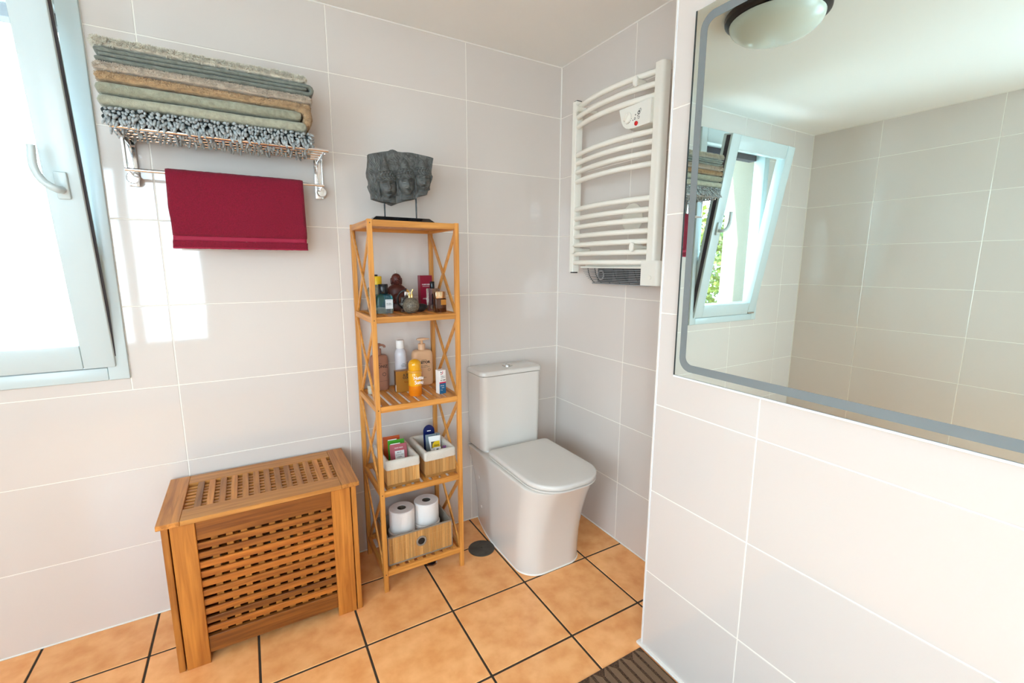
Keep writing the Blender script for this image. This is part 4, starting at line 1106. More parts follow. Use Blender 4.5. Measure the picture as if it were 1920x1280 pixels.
for s in (-1, 1):
    lathe(bm, [(0, -0.019), (0.0045, -0.014), (0.0055, 0), (0.0045, 0.010), (0, 0.013)], (c[0] + s * 0.0205, c[1], hz - 0.005), 12)
    lathe(bm, [(0, -0.006), (0.005, -0.003), (0.006, 0), (0.004, 0.004), (0, 0.006)], (c[0] + s * 0.0095, c[1] - 0.0140, hz - 0.005), 10); lathe(bm, [(0, -0.0015), (0.0035, 0), (0, 0.0015)], (c[0] + s * 0.0075, c[1] - 0.0185, hz + 0.005), 8)
lathe(bm, [(0, -0.006), (0.004, -0.003), (0.0045, 0), (0.003, 0.004), (0, 0.008)], (c[0], c[1] - 0.020, hz), 10)
tube(bm, [(c[0] - 0.009, c[1] - 0.0165, hz - 0.011), (c[0], c[1] - 0.018, hz - 0.014), (c[0] + 0.009, c[1] - 0.0165, hz - 0.011)], 0.0022, 8)
obj('head', bm, 'candle', b, 70)
bm = nb(); cyl(bm, (c[0] - 0.001, c[1], hz + 0.024), (c[0] - 0.004, c[1], hz + 0.040), 0.0010, seg=8); obj('wick', bm, 'wick', b)
# square clear bottle with amber juice
c = (-0.9075, -0.165)
b = thing('perfume_bottle', 'square clear glass bottle with a silver collar and amber liquid behind the atomizer', 'bottle', (*c, S2), pg)
obj('flask', bx((c[0] - 0.026, c[1] - 0.015, S2), (c[0] + 0.026, c[1] + 0.015, S2 + 0.062), 0.003, 2), 'clear_glass', b, 40)
obj('liquid', bx((c[0] - 0.021, c[1] - 0.011, S2 + 0.005), (c[0] + 0.021, c[1] + 0.011, S2 + 0.026), 0.002, 2), 'amber_juice', b, 40)
obj('cap', bx((c[0] - 0.011, c[1] - 0.010, S2 + 0.062), (c[0] + 0.023, c[1] + 0.010, S2 + 0.086), 0.003, 2), 'silver', b, 40)
# atomizer
c = (-0.9165, -0.248)
b = thing('perfume_atomizer', 'speckled round perfume atomizer with gold nozzle and black hose bulb', 'atomizer', (*c, S2), pg)
r = 0.0335
bm = nb(); lathe(bm, [(0, -r + 0.001)] + [(r * math.cos(R(a)), r * math.sin(R(a))) for a in range(-66, 90, 12)] + [(0, r)], (*c, S2 + r - 0.001), 40); obj('sphere_flask', bm, 'atomizer_stone', b, 60)
zt = S2 + 2 * r - 0.003
for dx in (-0.006, 0.005):
    bm = nb(); lathe(bm, [(0.0048, 0), (0.0048, 0.014), (0.0035, 0.016), (0.0018, 0.016), (0.0018, 0.026)], (c[0] + dx, c[1], zt), 16); obj('nozzle_stem', bm, 'gold', b, 40)
bm = nb(); cyl(bm, (c[0] - 0.006, c[1], zt + 0.024), (c[0] - 0.017, c[1], zt + 0.031), 0.003, 0.006, seg=14); cyl(bm, (c[0] + 0.003, c[1], zt + 0.020), (c[0] + 0.010, c[1], zt + 0.033), 0.0022, 0.004, seg=12); obj('nozzle', bm, 'gold', b, 40)
bm = nb(); tube(bm, bez([(c[0] - 0.016, c[1] + 0.002, zt + 0.029), (c[0] - 0.030, c[1] + 0.006, zt + 0.028), (c[0] - 0.045, c[1] + 0.012, zt + 0.014), (c[0] - 0.049, c[1] + 0.018, zt - 0.006), (c[0] - 0.043, c[1] + 0.028, zt - 0.026), (c[0] - 0.022, c[1] + 0.040, zt - 0.044), (c[0] + 0.016, c[1] + 0.040, zt - 0.052)], 6), 0.0042, 10); obj('hose', bm, 'black_plastic', b, 60)
bm = nb(); lathe(bm, [(0, -0.026), (0.008, -0.024), (0.015, -0.012), (0.0175, 0), (0.017, 0.012), (0.012, 0.024), (0.006, 0.033), (0, 0.034)], (c[0] + 0.048, c[1] + 0.034, S2 + 0.0175), 20, Matrix.Rotation(R(80), 4, 'Y')); obj('bulb', bm, 'black_plastic', b, 60)
# crimson carton
x0, x1, yf = -0.825, -0.7700, -0.105
b = thing('perfume_box', 'tall crimson carton with small white print behind the clear bottle', 'box', ((x0 + x1) / 2, -0.09, S2), pg)
obj('carton', bx((x0, yf, S2), (x1, yf + 0.035, S2 + 0.150), 0.0008, 1), 'crimson_card', b)
text('KAMMSCHEN', 0.0075, ((x0 + x1) / 2 - 0.002, yf - 0.0004, S2 + 0.110), 'white_print', b, bold=0.0001, sx=0.78); text('ESSENCE SUBLIME', 0.0046, ((x0 + x1) / 2 - 0.002, yf - 0.0004, S2 + 0.102), 'white_print', b, sx=0.85); text('rnisu', 0.012, (x0 + 0.022, yf - 0.0004, S2 + 0.048), 'white_print', b)
# clear bottle with black cap and dark label
c = (-0.790, -0.1665)
b = thing('perfume_bottle', 'thick-walled clear square bottle with slim black cap and dark label', 'bottle', (*c, S2), pg)
obj('flask', bx((c[0] - 0.0265, c[1] - 0.013, S2), (c[0] + 0.0265, c[1] + 0.013, S2 + 0.096), 0.003, 2), 'clear_glass', b, 40)
obj('liquid', bx((c[0] - 0.013, c[1] - 0.007, S2 + 0.006), (c[0] + 0.019, c[1] + 0.008, S2 + 0.026), 0.002, 2), 'amber_juice', b, 40)
obj('label', bx((c[0] - 0.010, c[1] - 0.0142, S2 + 0.027), (c[0] + 0.020, c[1] - 0.0132, S2 + 0.073)), 'black_gloss', b, label='dark green-black label')
bm = nb(); lathe(bm, [(0.0095, S2 + 0.096), (0.0100, S2 + 0.098), (0.0100, S2 + 0.124), (0.009, S2 + 0.1255), (0, S2 + 0.1255)], (c[0] - 0.003, c[1], 0), 24); obj('cap', bm, 'black_gloss', b, 40)
# amber bottle with gold cap
c = (-0.7930, -0.252)
b = thing('perfume_bottle', 'dark amber square bottle with a shiny gold cap at the right end of the shelf', 'bottle', (*c, S2), pg)
obj('flask', bx((c[0] - 0.0235, c[1] - 0.017, S2), (c[0] + 0.0235, c[1] + 0.017, S2 + 0.058), 0.003, 2), 'amber_dark', b, 40)
obj('label', bx((c[0] - 0.001, c[1] - 0.0176, S2 + 0.031), (c[0] + 0.022, c[1] - 0.0170, S2 + 0.053)), 'amber_label', b)
obj('cap', bx((c[0] - 0.0225, c[1] - 0.016, S2 + 0.0582), (c[0] + 0.0225, c[1] + 0.016, S2 + 0.087), 0.002, 2), 'rose_gold', b, 40)

# ------------------------------------------------------------------ toiletry shelf (third)
S3 = 0.7988
tg = 'bottles and boxes on the toiletry shelf'
def pump_bottle(c, w, d, h, mat, label, dirx, head, neckr, zneck, ztop, group):
    b = thing('pump_bottle', label, 'bottle', (c[0], c[1], S3), group)
    q = rrect(w / 2, d / 2, min(w, d) * 0.42, 7)
    bm = nb(); z = S3
    rows = [(0, 0.90), (0.004, 0.97), (0.012, 1.0), (h - 0.030, 1.0), (h - 0.018, 0.97), (h - 0.009, 0.90), (h - 0.003, 0.78), (h, 0.62)]
    loft(bm, [[(c[0] + x * (s if s > 0.9 else 1 - (1 - s) * 0.85), c[1] + y * s, z + dz) for x, y in q] for dz, s in rows])
    obj('flask', bm, mat, b, 50)
    bm = nb(); lathe(bm, [(neckr, z + h - 0.002), (neckr, z + zneck - 0.002), (neckr - 0.0015, z + zneck), (0, z + zneck)], (*c, 0), 26); obj('collar', bm, mat, b, 40)
    return b
c = (-1.0135, -0.068)
b = pump_bottle(c, 0.080, 0.048, 0.158, 'brown_plastic', 'matt reddish brown pump bottle behind the front left post', 1, 0, 0.0125, 0.186, 0.21, tg)
bm = nb(); lathe(bm, [(0.0055, S3 + 0.186), (0.0055, S3 + 0.194), (0.012, S3 + 0.196), (0.0125, S3 + 0.206), (0.011, S3 + 0.208), (0, S3 + 0.208)], (*c, 0), 20); tube(bm, bez([(c[0], c[1], S3 + 0.201), (c[0] + 0.014, c[1] - 0.004, S3 + 0.201), (c[0] + 0.024, c[1] - 0.008, S3 + 0.197), (c[0] + 0.026, c[1] - 0.009, S3 + 0.190)], 4), 0.005, 10); obj('pump', bm, 'brown_plastic', b, 50)
fy_ = c[1] - 0.0244
text('TONIZ', 0.017, (c[0] + 0.005, fy_, S3 + 0.108), 'black_print', b, bold=0.0003); text('lavante', 0.007, (c[0] - 0.004, fy_, S3 + 0.122), 'black_print', b)
bm = nb()
for k in range(8):
    a = R(45 * k); M = Matrix.Translation((c[0] + 0.016 + 0.007 * math.cos(a), fy_ - 0.0001, S3 + 0.073 + 0.007 * math.sin(a))) @ Matrix.Rotation(R(90), 4, 'X'); lathe(bm, [(0, 0.0), (0.0019, 0.0), (0, 0.0003)], (0, 0, 0), 8, M)
obj('printed_flower', bm, 'black_print', b)
obj('printed_line', bx((c[0] - 0.03, fy_ - 0.0002, S3 + 0.0425), (c[0] + 0.03, fy_ + 0.0006, S3 + 0.0431)), 'black_print', b)
# small pale jar behind it
c = (-1.062, -0.115)
b = thing('cream_jar', 'small pale jar beside the brown pump bottle at the shelf side', 'jar', (*c, S3), tg)
bm = nb(); lathe(bm, [(0, S3), (0.013, S3), (0.0145, S3 + 0.003), (0.0145, S3 + 0.022), (0.013, S3 + 0.024)], (*c, 0), 24); obj('pot', bm, 'jar_cream', b, 40)
bm = nb(); lathe(bm, [(0.0150, S3 + 0.024), (0.0150, S3 + 0.036), (0.014, S3 + 0.037), (0, S3 + 0.037)], (*c, 0), 24); obj('lid', bm, 'jar_cream', b, 40)
# white bottle
c = (-0.917, -0.072)
b = thing('lotion_bottle', 'slender white bottle with a white flip cap behind the brown carton', 'bottle', (*c, S3), tg)
bm = nb(); lathe(bm, [(0, 0), (0.024, 0), (0.026, 0.004), (0.026, 0.148), (0.0255, 0.158), (0.022, 0.168), (0.017, 0.176), (0.0165, 0.180)], (*c, S3), 32); obj('flask', bm, 'white_bottle', b, 50)
bm = nb(); lathe(bm, [(0.0168, 0.180), (0.0172, 0.181), (0.0172, 0.214), (0.016, 0.2165), (0, 0.2165)], (*c, S3), 28); obj('cap', bm, 'white_cap', b, 40)
for s, z, wd in (('ARAD', 0.112, 0.6), ('HYDRATANT', 0.1055, 1), ('CORPOREL', 0.1, 1)): text(s, 0.0055, (c[0] + 0.006, c[1] - 0.0266, S3 + z), 'black_print', b, align='CENTER', sx=0.8)
# ochre carton
x0, x1, yf = -0.966, -0.8955, -0.163
b = thing('soap_box', 'ochre brown carton with dark side in front of the white bottle', 'box', ((x0 + x1) / 2, -0.145, S3), tg)
Mb = Matrix.Translation(((x0 + x1) / 2, yf, 0)) @ Matrix.Rotation(R(-4), 4, 'Z') @ Matrix.Translation((-(x0 + x1) / 2, -yf, 0))
obj('carton', bx((x0, yf, S3), (x1, yf + 0.034, S3 + 0.094), 0.0006, 1, Mb), 'ochre_card', b)
obj('side_flap', bx((x0 - 0.0006, yf + 0.001, S3 + 0.0005), (x0, yf + 0.033, S3 + 0.0935), 0, 1, Mb), 'ochre_side', b, label='dark brown side of the carton')
obj('price_tag', bx((x0 - 0.001, yf + 0.001, S3 + 0.006), (x0 + 0.006, yf + 0.0100, S3 + 0.034), 0, 1, Mb), 'label_paper', b)
text('OLEO', 0.008, (x0 + 0.052, yf - 0.0022, S3 + 0.0865), 'gold', b, (R(90), 0, R(-4))); text('A SUN', 0.0135, (x0 + 0.050, yf - 0.0022, S3 + 0.076), 'black_print', b, (R(90), 0, R(-4)), bold=0.0003); text('CORPS', 0.0135, (x0 + 0.050, yf - 0.0022, S3 + 0.064), 'black_print', b, (R(90), 0, R(-4)), bold=0.0003)
text('huile', 0.010, (x0 + 0.045, yf - 0.0019, S3 + 0.045), 'gold', b, (R(90), 0, R(-4)))
# orange translucent spray
c = (-0.903, -0.2275)
b = thing('sun_oil_spray', 'glowing orange translucent spray bottle with dome cap and white lettering', 'bottle', (*c, S3), tg)
bm = nb(); lathe(bm, [(0.0285, 0.046), (0.0285, 0.098), (0.0275, 0.104), (0.0265, 0.106)], (*c, S3), 36); obj('flask', bm, 'orange_clear', b, 50)
bm = nb(); lathe(bm, [(0, 0.0), (0.026, 0.0), (0.0285, 0.004), (0.0285, 0.046), (0, 0.046)], (*c, S3), 36); obj('liquid', bm, 'orange_juice', b, 50, label='deeper orange liquid in the lower half')
bm = nb(); lathe(bm, [(0.0295, 0.104), (0.0300, 0.106), (0.0300, 0.113), (0.0285, 0.115), (0, 0.115)], (*c, S3), 36); obj('collar', bm, 'orange_pump', b, 50)
bm = nb(); lathe(bm, [(0.0262, 0.115), (0.0268, 0.117), (0.0268, 0.140)] + [(0.0268 * math.cos(R(a)), 0.140 + 0.0235 * math.sin(R(a))) for a in range(10, 90, 10)] + [(0, 0.1635)], (*c, S3), 36); obj('dome_cap', bm, 'orange_clear', b, 60)
bm = nb(); lathe(bm, [(0.008, 0.115), (0.009, 0.138), (0.006, 0.142), (0, 0.142)], (*c, S3), 18); obj('spray_head', bm, 'orange_pump', b, 50)
b.scale = (1, 1, 0.957)
text('Nuttu', 0.022, (c[0] + 0.006, c[1] - 0.0296, S3 + 0.083), 'white_print', b, bold=0.0004, sx=0.80); text('Sunu', 0.024, (c[0] + 0.007, c[1] - 0.0296, S3 + 0.063), 'white_print', b, bold=0.0004, sx=0.80)
# peach pump bottle
c = (-0.8155, -0.068)
b = pump_bottle(c, 0.097, 0.052, 0.170, 'peach_plastic', 'large peach coloured pump bottle with long flat nozzle and dark print', 1, 0, 0.0165, 0.199, 0.23, tg)
bm = nb(); lathe(bm, [(0.0065, S3 + 0.199), (0.0062, S3 + 0.214), (0.0085, S3 + 0.216), (0.0085, S3 + 0.219), (0, S3 + 0.220)], (*c, 0), 18)
loft(bm, [[(c[0] + x, c[1] - 0.004 + y, S3 + z) for y, z in ((-w, z0), (w, z0), (w * 0.8, z1), (-w * 0.8, z1))] for x, w, z0, z1 in ((-0.024, 0.006, 0.219, 0.2225), (-0.018, 0.011, 0.2165, 0.2255), (0.0, 0.012, 0.2165, 0.227), (0.018, 0.009, 0.218, 0.2255), (0.036, 0.005, 0.2185, 0.2225))])
obj('pump', bm, 'peach_plastic', b, 50)
b.scale = (1, 1, 0.96); fy_ = c[1] - 0.0264
text('AVENOIL', 0.0062, (c[0] + 0.001, fy_, S3 + 0.123), 'black_print', b); text('RETOR', 0.0165, (c[0] + 0.003, fy_, S3 + 0.1115), 'black_print', b, bold=0.0008); text('LAIT CORPS', 0.0062, (c[0] + 0.000, fy_, S3 + 0.0955), 'black_print', b); text('nourrissant 24 H', 0.0062, (c[0] + 0.005, fy_, S3 + 0.089), 'black_print', b); text('400 ml', 0.006, (c[0] + 0.001, fy_, S3 + 0.038), 'black_print', b)
bm = nb()
for k in range(10):
    a = R(36 * k); M = Matrix.Translation((c[0] + 0.024 + 0.0055 * math.cos(a), fy_ - 0.0001, S3 + 0.074 + 0.0055 * math.sin(a))) @ Matrix.Rotation(R(90), 4, 'X'); lathe(bm, [(0, 0.0), (0.0012, 0.0), (0, 0.0003)], (0, 0, 0), 8, M)
obj('printed_ring', bm, 'black_print', b)
# small carton
x0, x1, yf = -0.8130, -0.7810, -0.268
b = thing('medicine_box', 'small white and blue carton with red band standing by the right rail', 'box', (-0.800, -0.25, S3), tg)
Mb = Matrix.Translation((-0.797, yf + 0.015, 0)) @ Matrix.Rotation(R(10), 4, 'Z') @ Matrix.Translation((0.797, -yf - 0.015, 0))
carton = obj('carton', bx((x0, yf, S3), (x1, yf + 0.030, S3 + 0.103), 0.0005, 1, Mb), 'carton_white', b)
obj('blue_panel', bx((x0, yf - 0.0003, S3), (x1, yf, S3 + 0.046), 0, 1, Mb), 'carton_blue', b); obj('red_band', bx((x0, yf - 0.0004, S3 + 0.046), (x1, yf, S3 + 0.052), 0, 1, Mb), 'carton_red', b)
def fpos(dx, dz): return tuple(Mb @ Vector((x0 + dx, yf - 0.0005, S3 + dz)))
rt_ = (R(90), 0, R(10))
text('TOLL L', 0.0085, fpos(0.018, 0.076), 'black_print', b, rt_, sx=0.85); text('ALLEXIN', 0.0055, fpos(0.018, 0.0695), 'grey_print', b, rt_); text('AC FEM', 0.0085, fpos(0.017, 0.059), 'black_print', b, rt_, bold=0.0002, sx=0.85)
text('30 caps', 0.006, fpos(0.014, 0.036), 'white_print', b, rt_); text('vegetal', 0.005, fpos(0.016, 0.027), 'white_print', b, rt_); text('15 g', 0.006, fpos(0.010, 0.017), 'white_print', b, rt_)
bm = nb(); t = bmesh.new()
ar = [(0.0095 * math.cos(R(a)), 0.0095 * math.sin(R(a))) for a in range(-110, 31, 14)] + [(0.0068 * math.cos(R(a)), 0.0068 * math.sin(R(a))) for a in range(30, -111, -14)]
prism(bm, [(x0 + 0.009 + x, S3 + 0.094 + z) for x, z in ar], -yf + 0.0002, -yf + 0.0005, Mb @ xz()); obj('logo', bm, 'carton_red', b)
bm = nb(); prism(bm, [(x0 + 0.009 + 0.0028 * math.cos(R(a)), S3 + 0.0945 + 0.0028 * math.sin(R(a))) for a in range(0, 360, 30)], -yf + 0.0002, -yf + 0.0005, Mb @ xz()); obj('logo', bm, 'black_print', b)

# ------------------------------------------------------------------ bamboo baskets (fourth shelf)
S4 = 0.4442
def basket(x0, x1, y0, y1, h, label):
    b = thing('bamboo_basket', label, 'basket', ((x0 + x1) / 2, (y0 + y1) / 2, S4), 'lined bamboo baskets on the fourth shelf')
    z0 = S4; fl = 0.012
    bm = nb(); box(bm, (x0, y0, z0), (x1, y0 + 0.006, z0 + fl), 0.001, 1); box(bm, (x0, y1 - 0.006, z0), (x1, y1, z0 + fl), 0.001, 1); box(bm, (x0, y0 + 0.006, z0), (x0 + 0.006, y1 - 0.006, z0 + fl), 0.001, 1); box(bm, (x1 - 0.006, y0 + 0.006, z0), (x1, y1 - 0.006, z0 + fl), 0.001, 1); box(bm, (x0 + 0.006, y0 + 0.006, z0), (x1 - 0.006, y1 - 0.006, z0 + 0.004))
    obj('base_rim', bm, 'basket_base', b, 30)
    n = 9; w = (x1 - x0) / n
    for k in range(n):
        for ya in (y0, y1 - 0.005):
            obj('slat', bx((x0 + w * k + 0.0003, ya, z0 + fl), (x0 + w * (k + 1) - 0.0003, ya + 0.005, z0 + h - 0.012), 0.0006, 1), 'basket_slat', b, 30)
    n = 14; w = (y1 - y0 - 0.010) / n
    for k in range(n):
        for xa in (x0, x1 - 0.005):
            obj('slat', bx((xa, y0 + 0.005 + w * k + 0.0003, z0 + fl), (xa + 0.005, y0 + 0.005 + w * (k + 1) - 0.0003, z0 + h - 0.012), 0.0006, 1), 'basket_slat', b, 30)
    # cotton liner: outer turn-down, puffy rim, inner wall
    bm = nb(); cx, cy = (x0 + x1) / 2, (y0 + y1) / 2; hx, hy = (x1 - x0) / 2, (y1 - y0) / 2
    prof = [(0.0005, h - 0.034), (0.0028, h - 0.0355), (0.0040, h - 0.029), (0.0038, h - 0.012), (0.0032, h - 0.003), (-0.001, h + 0.003), (-0.007, h + 0.004), (-0.013, h), (-0.0155, h - 0.010), (-0.0145, h - 0.05), (-0.013, 0.010), (-0.05, 0.008)]
    rings = []
    for d, z in prof:
        base = rrect(hx + d, hy + d, max(0.004, 0.010 + d * 0.5), 5); ring = []
        m = len(base); pts = []
        full = rrect(hx, hy, 0.010, 5)
        for i in range(m):
            a, bb = base[i], base[(i + 1) % m]; fa, fb = full[i], full[(i + 1) % m]
            kk = max(1, int(math.hypot(fb[0] - fa[0], fb[1] - fa[1]) / 0.012))
            for q in range(kk): pts.append((a[0] + (bb[0] - a[0]) * q / kk, a[1] + (bb[1] - a[1]) * q / kk))
        for xx, yy in pts:
            nv = noise.noise_vector(Vector((cx + xx, cy + yy, z0 + z)) * 38) * 0.0016
            ring.append((cx + xx + nv.x, cy + yy + nv.y, z0 + z + nv.z))
        rings.append(ring)
    loft(bm, rings, False, True)
    obj('cotton_liner', bm, 'cotton', b, 60)
    return b
B1 = (-1.0600, -0.9225, -0.308, -0.095); B2 = (-0.8925, -0.7545, -0.298, -0.085); BH = 0.112
basket(*B1, BH, 'bamboo basket with cream cotton liner holding coloured sachets')
basket(*B2, BH, 'bamboo basket with cream cotton liner holding white tube and navy packet')
sg = 'packets standing in the baskets'
def slab(name, label, cat, c, w, h, th, mat, lean=12.0, rz=0.0, roll=0.0, topcut=None, core='white_print'):
    """flat packet standing at c (bottom centre), leaning back"""
    b = thing(name, label, cat, c, sg)
    M = Matrix.Translation(c) @ Matrix.Rotation(R(rz), 4, 'Z') @ Matrix.Rotation(R(-lean), 4, 'X') @ Matrix.Rotation(R(roll), 4, 'Y')
    bm = nb()
    if topcut == 'round':
        q = [(-w / 2, 0), (w / 2, 0), (w / 2, h * 0.72)] + [(w / 2 * math.cos(R(a)), h * 0.80 + h * 0.20 * math.sin(R(a))) for a in range(12, 170, 12)] + [(-w / 2, h * 0.72)]
        prism(bm, q, -th / 2, th / 2, M @ xz())
    elif topcut == 'tube':
        loft(bm, [[(x * s, y * t_, z) for x, y in rrect(w / 2, th / 2, th * 0.45, 5)] for z, s, t_ in ((0, 0.55, 1.5), (0.02, 0.62, 1.6), (h * 0.6, 0.85, 1.0), (h - 0.008, 1.0, 0.35), (h, 1.0, 0.2))], M=M)
    else:
        box(bm, (-w / 2, -th / 2, 0), (w / 2, th / 2, h), 0.0008, 1)
        bmesh.ops.transform(bm, matrix=M, verts=bm.verts)
    obj('pouch', bm, mat, b, 40)
    return b, M
zb = S4 + 0.0105
b, M = slab('face_mask_sachet', 'orange red sachet at the back of the left basket', 'sachet', (-0.992, -0.150, zb), 0.074, 0.145, 0.003, 'sachet_orange', 6, -3)
b, M = slab('face_mask_sachet', 'bright green sachet between the orange and the pink one', 'sachet', (-0.980, -0.185, zb), 0.072, 0.137, 0.003, 'sachet_green', 8, -2)
obj('white_back', bx((-0.034, 0.0022, 0.01), (0.004, 0.0032, 0.1405), 0, 1, M), 'white_print', b)
b, M = slab('face_mask_sachet', 'dusty pink sachet with white label at the front of the basket', 'sachet', (-0.982, -0.226, zb), 0.073, 0.132, 0.003, 'sachet_pink', 10, -3)
obj('white_back', bx((-0.032, 0.0022, 0.01), (0.010, 0.0032, 0.1350), 0, 1, M), 'white_print', b)
lab = obj('label', bx((-0.016, -0.0024, 0.062), (0.024, -0.0016, 0.103), 0, 1, M), 'label_paper', b)
def mtext(s, size, dx, dz, mat, par, M, y=-0.0026, **kw):
    p = M @ Vector((dx, y, dz)); e = (M.to_3x3() @ Matrix.Rotation(R(90), 3, 'X')).to_euler()
    return text(s, size, p, mat, par, tuple(e), **kw)
mtext('ALO', 0.010, 0.002, 0.095, 'black_print', lab, M); mtext('masque visage', 0.0062, 0.004, 0.086, 'grey_print', lab, M); mtext('argile', 0.009, 0.003, 0.076, 'black_print', lab, M)
mtext('FACE MASK', 0.007, 0.002, 0.115, 'white_print', b, M, y=-0.0018)
b, M = slab('wipes_packet', 'navy blue packet with a rounded top at the back of the basket', 'packet', (-0.807, -0.120, zb), 0.054, 0.154, 0.004, 'sachet_navy', 6, -3, 0, 'round')
obj('hang_slot', bx((-0.009, -0.0024, 0.124), (0.009, -0.0018, 0.128), 0, 1, M), 'white_print', b)
b, M = slab('wipes_packet', 'grey blue sachet in front of the navy packet', 'sachet', (-0.803, -0.160, zb), 0.068, 0.122, 0.003, 'sachet_grey', 8, -5)
obj('seam', bx((0.018, -0.0022, 0.106), (0.020, -0.0015, 0.122), 0, 1, M), 'grey_print', b)
b, M = slab('cream_tube', 'white cream tube with yellow label standing in the right basket', 'tube', (-0.808, -0.206, zb), 0.057, 0.127, 0.016, 'white_cap', 12, -4, 0, 'tube')
lab = obj('label', bx((-0.020, -0.0080, 0.074), (0.020, -0.0062, 0.104), 0, 1, M), 'yellow_plastic', b, label='yellow label with dark quarter circle')
bm = nb(); prism(bm, [(-0.020, 0.104), (-0.020, 0.074), (-0.016, 0.074)] + [(0.002 - 0.0175 * math.cos(R(a)), 0.0815 + 0.022 * math.sin(R(a))) for a in range(0, 91, 15)], 0.0081, 0.0086, M @ xz()); obj('label_corner', bm, 'grey_print', lab)
mtext('Aloe', 0.012, 0.004, 0.086, 'black_print', lab, M, y=-0.0084)
b, M = slab('lip_balm', 'small white tube with black square lying at the front of the right basket', 'tube', (-0.815, -0.246, zb), 0.030, 0.094, 0.008, 'carton_white', 5, -4)
obj('black_mark', bx((-0.006, -0.0048, 0.078), (0.004, -0.0040, 0.088), 0, 1, M), 'black_print', b)
b, M = slab('razor_handle', 'purple plastic piece leaning in the right basket corner', 'toiletry', (-0.787, -0.238, zb), 0.034, 0.090, 0.008, 'purple_plastic', 6, 8, 14)

# ------------------------------------------------------------------ bottom box with toilet rolls
S5 = 0.0922
x0, x1, y0, y1, h = -1.068, -0.7795, -0.303, -0.120, 0.128
bb = thing('storage_box', 'low bamboo strip box with grey binding and round eyelet on the bottom shelf', 'box', (-0.924, -0.21, S5))
bm = nb(); t_ = 0.005
box(bm, (x0, y0, S5), (x1, y1, S5 + 0.004)); box(bm, (x0 + 0.0022, y0 + 0.002, S5 + 0.004), (x1 - 0.0022, y0 + t_, S5 + h - 0.002)); box(bm, (x0 + 0.002, y1 - t_, S5 + 0.004), (x1 - 0.002, y1 - 0.002, S5 + h - 0.002))
box(bm, (x0 + 0.002, y0 + t_, S5 + 0.004), (x0 + t_, y1 - t_, S5 + h - 0.002)); box(bm, (x1 - t_, y0 + t_, S5 + 0.004), (x1 - 0.002, y1 - t_, S5 + h - 0.002)); obj('fabric_body', bm, 'grey_binding', bb)
n = 42; w = (x1 - x0) / n
rnd = random.Random(5)
for k in range(n):
    d = rnd.uniform(0, 0.0007)
    obj('strip', bx((x0 + w * k + 0.0003, y0 - d, S5 + 0.006), (x0 + w * (k + 1) - 0.0003, y0 + 0.002, S5 + h - 0.005), 0.0005, 1), 'basket_slat', bb, 30)
n = 24; w = (y1 - y0) / n
for k in range(n):
    for xa in (x0, x1 - 0.002): obj('strip', bx((xa, y0 + w * k + 0.0003, S5 + 0.006), (xa + 0.002, y0 + w * (k + 1) - 0.0003, S5 + h - 0.005), 0.0004, 1), 'basket_slat', bb, 30)
bm = nb()
for a, b_, c_, d_ in ((x0 - 0.001, y0 - 0.0015, x1 + 0.001, y0 + 0.006), (x0 - 0.001, y1 - 0.006, x1 + 0.001, y1 + 0.001), (x0 - 0.001, y0 + 0.006, x0 + 0.006, y1 - 0.006), (x1 - 0.006, y0 + 0.006, x1 + 0.001, y1 - 0.006)):
    box(bm, (a, b_, S5 + h - 0.005), (c_, d_, S5 + h + 0.001), 0.001, 1); 
box(bm, (x0 - 0.001, y0 - 0.0015, S5), (x1 + 0.001, y0 + 0.003, S5 + 0.006), 0.001, 1); box(bm, (x0 - 0.001, y0 - 0.0013, S5 + 0.006), (x0 + 0.003, y0 + 0.003, S5 + h - 0.005)); box(bm, (x1 - 0.003, y0 - 0.0013, S5 + 0.006), (x1 + 0.001, y0 + 0.003, S5 + h - 0.005))
obj('binding', bm, 'grey_binding', bb, 30)
for z in (0.034, 0.062, 0.092):
    obj('stitch_line', bx((x0 + 0.003, y0 - 0.0011, S5 + z), (x1 - 0.003, y0 - 0.0004, S5 + z + 0.0007)), 'basket_slat', bb)
ey = (-0.923, y0 - 0.001, S5 + 0.072); MXr = Matrix.Rotation(R(90), 4, 'X')
bm = nb(); lathe(bm, [(0.0150, 0.0), (0.0235, 0.0), (0.0225, 0.0028), (0.0190, 0.0040), (0.0160, 0.0030), (0.0150, 0.0)], ey, 36, MXr); obj('eyelet', bm, 'grey_binding', bb, 50)
bm = nb(); lathe(bm, [(0, 0.0002), (0.0155, 0.0002), (0.0155, 0.0008), (0, 0.0008)], ey, 32, MXr); obj('eyelet_hole', bm, 'black_plastic', bb)
def roll(c, z, r, h, label):
    o = thing('toilet_roll', label, 'toilet roll', (c[0], c[1], z), 'toilet rolls in the bottom box')
    bm = nb(); lathe(bm, [(0.0185, 0.0), (r - 0.003, 0.0), (r, 0.003), (r, h - 0.003), (r - 0.003, h), (0.0200, h), (0.0190, h - 0.001), (0.0185, 0.0)], (c[0], c[1], z), 48); obj('paper', bm, 'paper_white', o, 40)
    bm = nb(); lathe(bm, [(0.0172, 0.001), (0.0184, 0.001), (0.0184, h - 0.001), (0.0172, h - 0.001), (0.0172, 0.001)], (c[0], c[1], z), 32); obj('cardboard_core', bm, 'card_core', o, 40)
zr = S5 + 0.0045
roll((-0.982, -0.213), zr, 0.0575, 0.098, 'toilet roll mostly hidden in the box under the left upright roll'); roll((-0.862, -0.206), zr, 0.0585, 0.098, 'toilet roll mostly hidden in the box under the right upright roll')
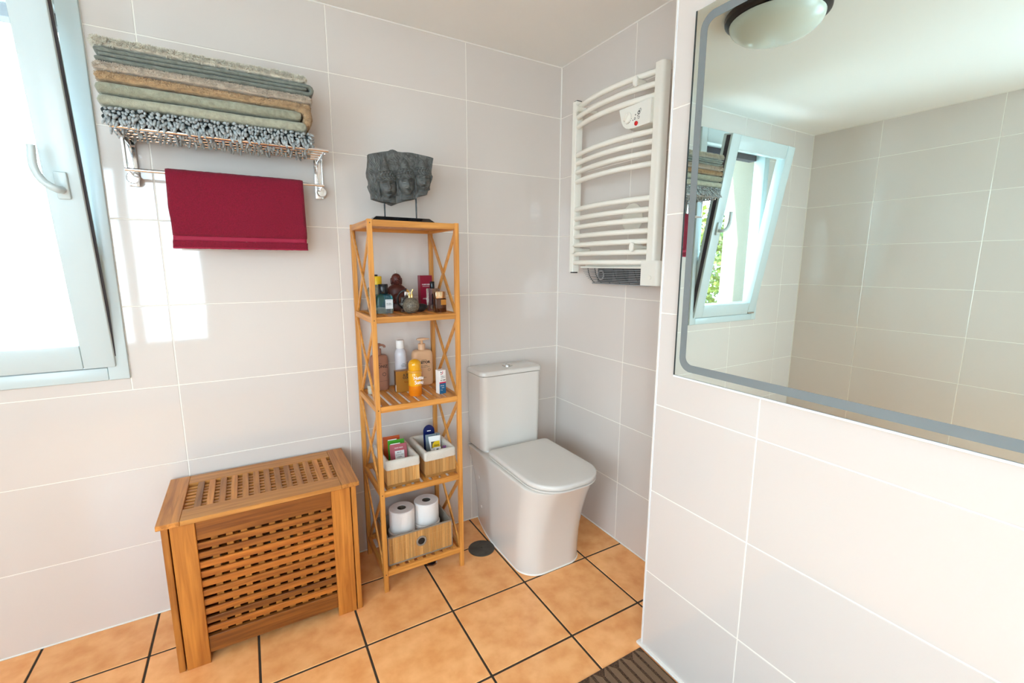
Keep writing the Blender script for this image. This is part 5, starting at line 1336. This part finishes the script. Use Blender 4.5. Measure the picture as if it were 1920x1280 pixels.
roll((-0.979, -0.214), zr + 0.0985, 0.0550, 0.098, 'white toilet roll on top, left of the two standing in the box'); roll((-0.862, -0.203), zr + 0.0985, 0.0550, 0.098, 'white toilet roll on top, right of the two, nearer the toilet')

# ------------------------------------------------------------------ garden outside the window
def shrub(name, label, c, r, h, mat, n, seed, group):
    rd = random.Random(seed)
    s = thing(name, label, 'shrub', (c[0], c[1], -0.3), group)
    bm = nb()
    for q in range(5):
        a = rd.uniform(0, 6.28); tube(bm, [(c[0], c[1], -0.3), (c[0] + 0.3 * r * math.cos(a), c[1] + 0.3 * r * math.sin(a), h * 0.4), (c[0] + 0.7 * r * math.cos(a), c[1] + 0.7 * r * math.sin(a), h * 0.8)], 0.02, 6)
    obj('stem', bm, 'bark', s)
    t = bmesh.new()
    for i in range(n):
        u = rd.uniform(-1, 1); a = rd.uniform(0, 6.2832); rr = rd.uniform(0.55, 1.0) ** 0.5; k = math.sqrt(1 - u * u)
        p = Vector((c[0] + r * rr * k * math.cos(a), c[1] + r * rr * k * math.sin(a), -0.3 + (h + 0.3) * (0.52 + 0.48 * u * rr)))
        d = Vector((rd.uniform(-1, 1), rd.uniform(-1, 1), rd.uniform(-.6, .8))).normalized(); e = d.cross(Vector((rd.uniform(-1, 1), rd.uniform(-1, 1), rd.uniform(-1, 1)))).normalized()
        L = rd.uniform(0.04, 0.085); w = L * 0.35
        vs = [t.verts.new(p), t.verts.new(p + d * L * 0.5 + e * w), t.verts.new(p + d * L), t.verts.new(p + d * L * 0.5 - e * w)]
        t.faces.new(vs)
    bm = merge(nb(), t); o = obj('foliage', bm, mat, s); o['kind'] = 'stuff'
shrub('garden_shrub', 'yellow green leafy shrub outside, nearest the open side of the window', (-3.55, 1.55), 0.75, 2.1, 'leaf_yellow', 5200, 11, 'shrubs in the garden outside the window')
shrub('garden_shrub', 'mid green leafy shrub outside the window glass', (-5.5, 1.9), 0.95, 2.2, 'leaf_green', 6500, 12, 'shrubs in the garden outside the window')
shrub('garden_shrub', 'orange tinted autumn shrub outside beside the yellow one', (-5.2, 4.4), 0.9, 2.4, 'leaf_orange', 4500, 13, 'shrubs in the garden outside the window')
